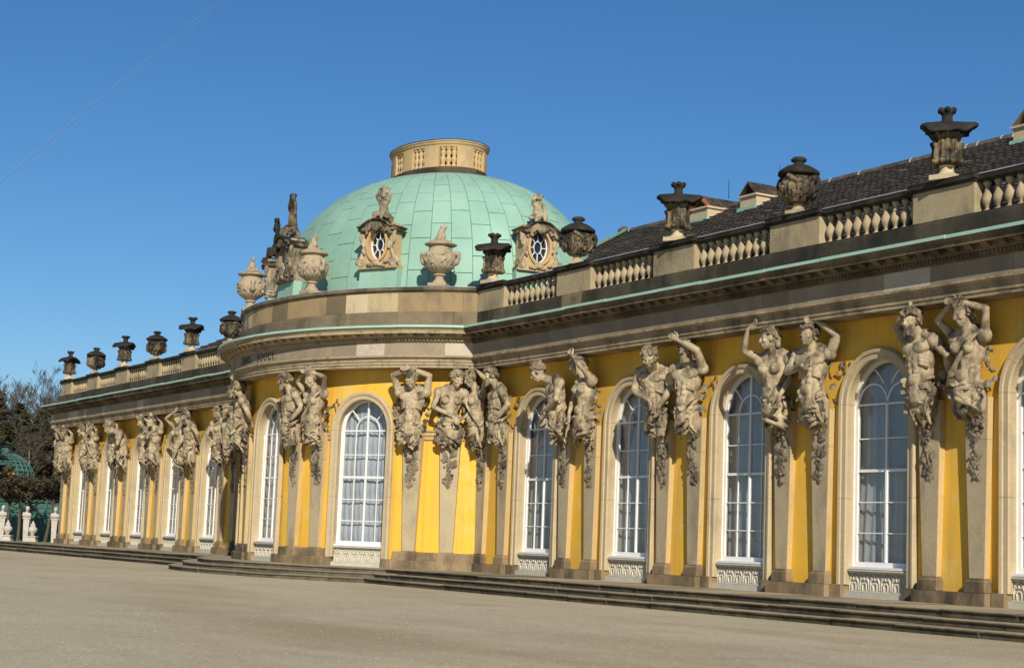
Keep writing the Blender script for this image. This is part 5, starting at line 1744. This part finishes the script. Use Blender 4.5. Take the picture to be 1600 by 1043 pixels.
# ------------------------------------------------------------------ trees
def branch_tree(name, label, base, height, seed, bark='bark', twig='twig', spread=.55, levels=4, leaves=None, nleaf=0, leafsize=.3, trunk_r=None, group='trees beyond the palace', lean=0, clear=.25, fine=1.0):
    rg = random.Random(seed)
    e = empty(name, base)
    tag(e, label, 'tree', group)
    tr = B(); br = B(); tips = []
    r0_ = trunk_r or height * .018
    def grow(p, d, ln, r, lv, bb):
        n = 3
        pts = [p]; q = p; dd = d.copy()
        for i in range(n):
            dd = (dd + Vector((rg.uniform(-.14, .14), rg.uniform(-.14, .14), rg.uniform(-.02, .10)))).normalized()
            q = q + dd * ln / n
            pts.append(q)
        bb.tube(pts, [r * (1 - .55 * i / n) for i in range(n + 1)], 5 if lv < 2 else 3)
        if lv >= levels:
            tips.append((pts[-1], dd)); tips.append((pts[-2], dd)); return
        k = rg.randint(3, 5) if lv else 9
        for i in range(k):
            f = rg.uniform(.35, 1.0) if lv else clear + (1 - clear) * i / k
            idx = min(int(f * n), n - 1); o = pts[idx].lerp(pts[idx + 1], f * n - idx)
            az = rg.uniform(0, 6.28)
            perp = Vector((math.cos(az), math.sin(az), 0))
            nd = (dd * (1 - spread) + perp * spread + Vector((0, 0, .18))).normalized()
            grow(o, nd, ln * (rg.uniform(.42, .66) if lv else rg.uniform(.30, .48)), max(r * .45 * fine, .014), lv + 1, br)
    grow(Vector((0, 0, 0)), Vector((lean, 0, 1)).normalized(), height * .72, r0_, 0, tr)
    tr.obj('trunk', bark, e); br.obj('branches', bark if leaves else twig, e)
    if leaves:
        V = []; F = []
        for i in range(nleaf):
            p, d = rg.choice(tips)
            c = p + Vector((rg.gauss(0, .25), rg.gauss(0, .25), rg.gauss(0, .22))) * leafsize * 3
            u = Vector((rg.uniform(-1, 1), rg.uniform(-1, 1), rg.uniform(-.6, .6))).normalized() * leafsize * rg.uniform(.5, 1.1)
            w_ = u.cross(Vector((rg.uniform(-1, 1), rg.uniform(-1, 1), rg.uniform(-1, 1)))).normalized() * leafsize * .4
            k = len(V); V += [c - u, c + w_, c + u, c - w_]; F.append((k, k + 1, k + 2, k + 3))
        obj('crown', V, F, leaves, e)
    return e
def conifer(label, base, height, seed, width=.24, mat='needle', droop=.25, low=.08):
    rg = random.Random(seed)
    e = empty('conifer_tree', base)
    tag(e, label, 'tree', 'trees beyond the palace')
    B().tube([(0, 0, 0), (0, 0, height * .5), (0, 0, height)], [height * .016, height * .01, .02], 6).obj('trunk', 'bark', e)
    V = []; F = []; bb = B()
    z = height * low
    while z < height:
        k = 1 - z / height
        for i in range(6):
            az = rg.uniform(0, 6.28); ln = height * width * (k ** .75) * rg.uniform(.6, 1.15) + .15
            d = Vector((math.cos(az), math.sin(az), 0)); side = Vector((-d.y, d.x, 0))
            tip = d * ln + Vector((0, 0, z - droop * ln * .6 + .12 * ln))
            bb.tube([(0, 0, z), d * ln * .5 + Vector((0, 0, z - droop * ln * .35)), tip], [.05, .035, .012], 3)
            n = int(10 + 26 * k)
            for j in range(n):
                f = rg.uniform(.15, 1.0)
                c = d * ln * f + Vector((0, 0, z - droop * ln * f * .55 + .1 * ln * f * f)) + side * rg.uniform(-1, 1) * .22 * ln * (1.05 - f) + Vector((0, 0, rg.uniform(-.25, .05)))
                u = (d * rg.uniform(.3, 1) + side * rg.uniform(-1, 1) + Vector((0, 0, rg.uniform(-.5, .2)))).normalized() * rg.uniform(.14, .36)
                w_ = u.cross(Vector((rg.uniform(-1, 1), rg.uniform(-1, 1), 1))).normalized() * .07
                kk = len(V); V += [c - u, c + w_, c + u, c - w_]; F.append((kk, kk + 1, kk + 2, kk + 3))
        z += height * .022
    bb.obj('branches', 'bark', e); obj('crown', V, F, mat, e)
def garden_trees():
    # pleached row before the trellis
    for i, (x, y) in enumerate(((-62.36, 1.25), (-60.95, 1.66), (-61.57, 2.58), (-60.13, 3.03))):
        branch_tree('pleached_tree', 'slim clipped tree before the trellis, %s from the left edge' % ORD[i], on_ground(x, y), 4.6, 20 + i, levels=3, leaves='bush', nleaf=1300, leafsize=.13, trunk_r=.11, spread=.8, group='clipped trees before the trellis', lean=.06, clear=.72)
    branch_tree('birch_tree', 'pale slender bare birch just left of the palace end', on_ground(-78.83, 6.99), 9.3, 41, 'palebark', 'twig', levels=4, spread=.5, trunk_r=.085, clear=.45, fine=.6)
    for i, (x, y, h) in enumerate(((-112.22, 13.77, 12.2), (-117.9, 16.01, 12.8), (-111.46, 15.05, 13.2), (-119.2, 17.77, 12.6), (-112.78, 16.77, 12.9), (-116.45, 18.46, 13.4), (-120.04, 20.3, 11.8))):
        branch_tree('bare_tree', 'tall bare grey tree on the skyline, %s from the left' % ORD[i], on_ground(x, y), h, 60 + i, levels=5, spread=.40, fine=.62, trunk_r=.13, clear=.35)
    for i, (x, y, h, wd, mt) in enumerate(((-99.78, 11.08, 11.4, 0.38, 'needle'), (-94.73, 11.73, 10.6, 0.44, 'needle'), (-99.86, 14.9, 10.0, 0.46, 'needle_br'), (-92.46, 7.67, 11.2, 0.4, 'needle_br'), (-87.09, 8.83, 8.6, 0.5, 'needle'), (-84.15, 9.85, 8.4, 0.55, 'needle_br'), (-85.91, 6.88, 8.8, 0.5, 'needle'))):
        conifer('dark evergreen behind the garden pavilion, %s from the left edge' % ['fourth', 'sixth', 'eighth and last', 'first', 'fifth', 'seventh', 'second'][i], on_ground(x, y), h, 80 + i, wd, mt)
    conifer('tall spreading conifer at the left edge, branch tips against the sky', on_ground(-70.62, 1.12), 14.0, 99, .22, 'needle_br', .05, .3)
    # far park wood closing the horizon on the left
    rg = random.Random(5)
    V = []; F = []
    for i in range(26000):
        x = rg.uniform(-215, -150); y = rg.uniform(-160, 130)
        p = Vector((x + .35 * y, y, ZG))
        top = 9.5 + 2.0 * math.sin(y * .35) + 1.6 * math.sin(y * .9 + 2)
        z = ZG + top * rg.random() ** .6
        s = rg.uniform(.2, .6)
        u = Vector((rg.uniform(-1, 1), rg.uniform(-1, 1), rg.uniform(-1, 1))).normalized() * s
        w_ = u.cross(Vector((rg.uniform(-1, 1), rg.uniform(-1, 1), 1))).normalized() * s * .5
        c = Vector((p.x, p.y, z)); k = len(V); V += [c - u, c + w_, c + u, c - w_]; F.append((k, k + 1, k + 2, k + 3))
    tag(obj('park_wood', V, F, 'bush'), 'dark far park wood behind the garden', 'wood', kind='stuff')
garden_trees()

# ------------------------------------------------------------------ contrail high in the sky
def contrail():
    a, c = Vector((-14524, 5677, 5418)), Vector((-26742, 5062, 4224))
    n = 60; pts = []; rd = []
    for i in range(n + 1):
        f = i / n
        pts.append(a.lerp(c, f)); rd.append((9 + 15 * f) * (1 + .25 * math.sin(i * 1.7)))
    b = B()
    for q in (.9, 2.0):      # soft edge: nested thin shells of vapour
        b.tube(pts, [r_ * q for r_ in rd], 10)
    tag(b.obj('contrail', 'contrail', None, True), 'faint white contrail slanting across the upper left sky', 'contrail')
contrail()
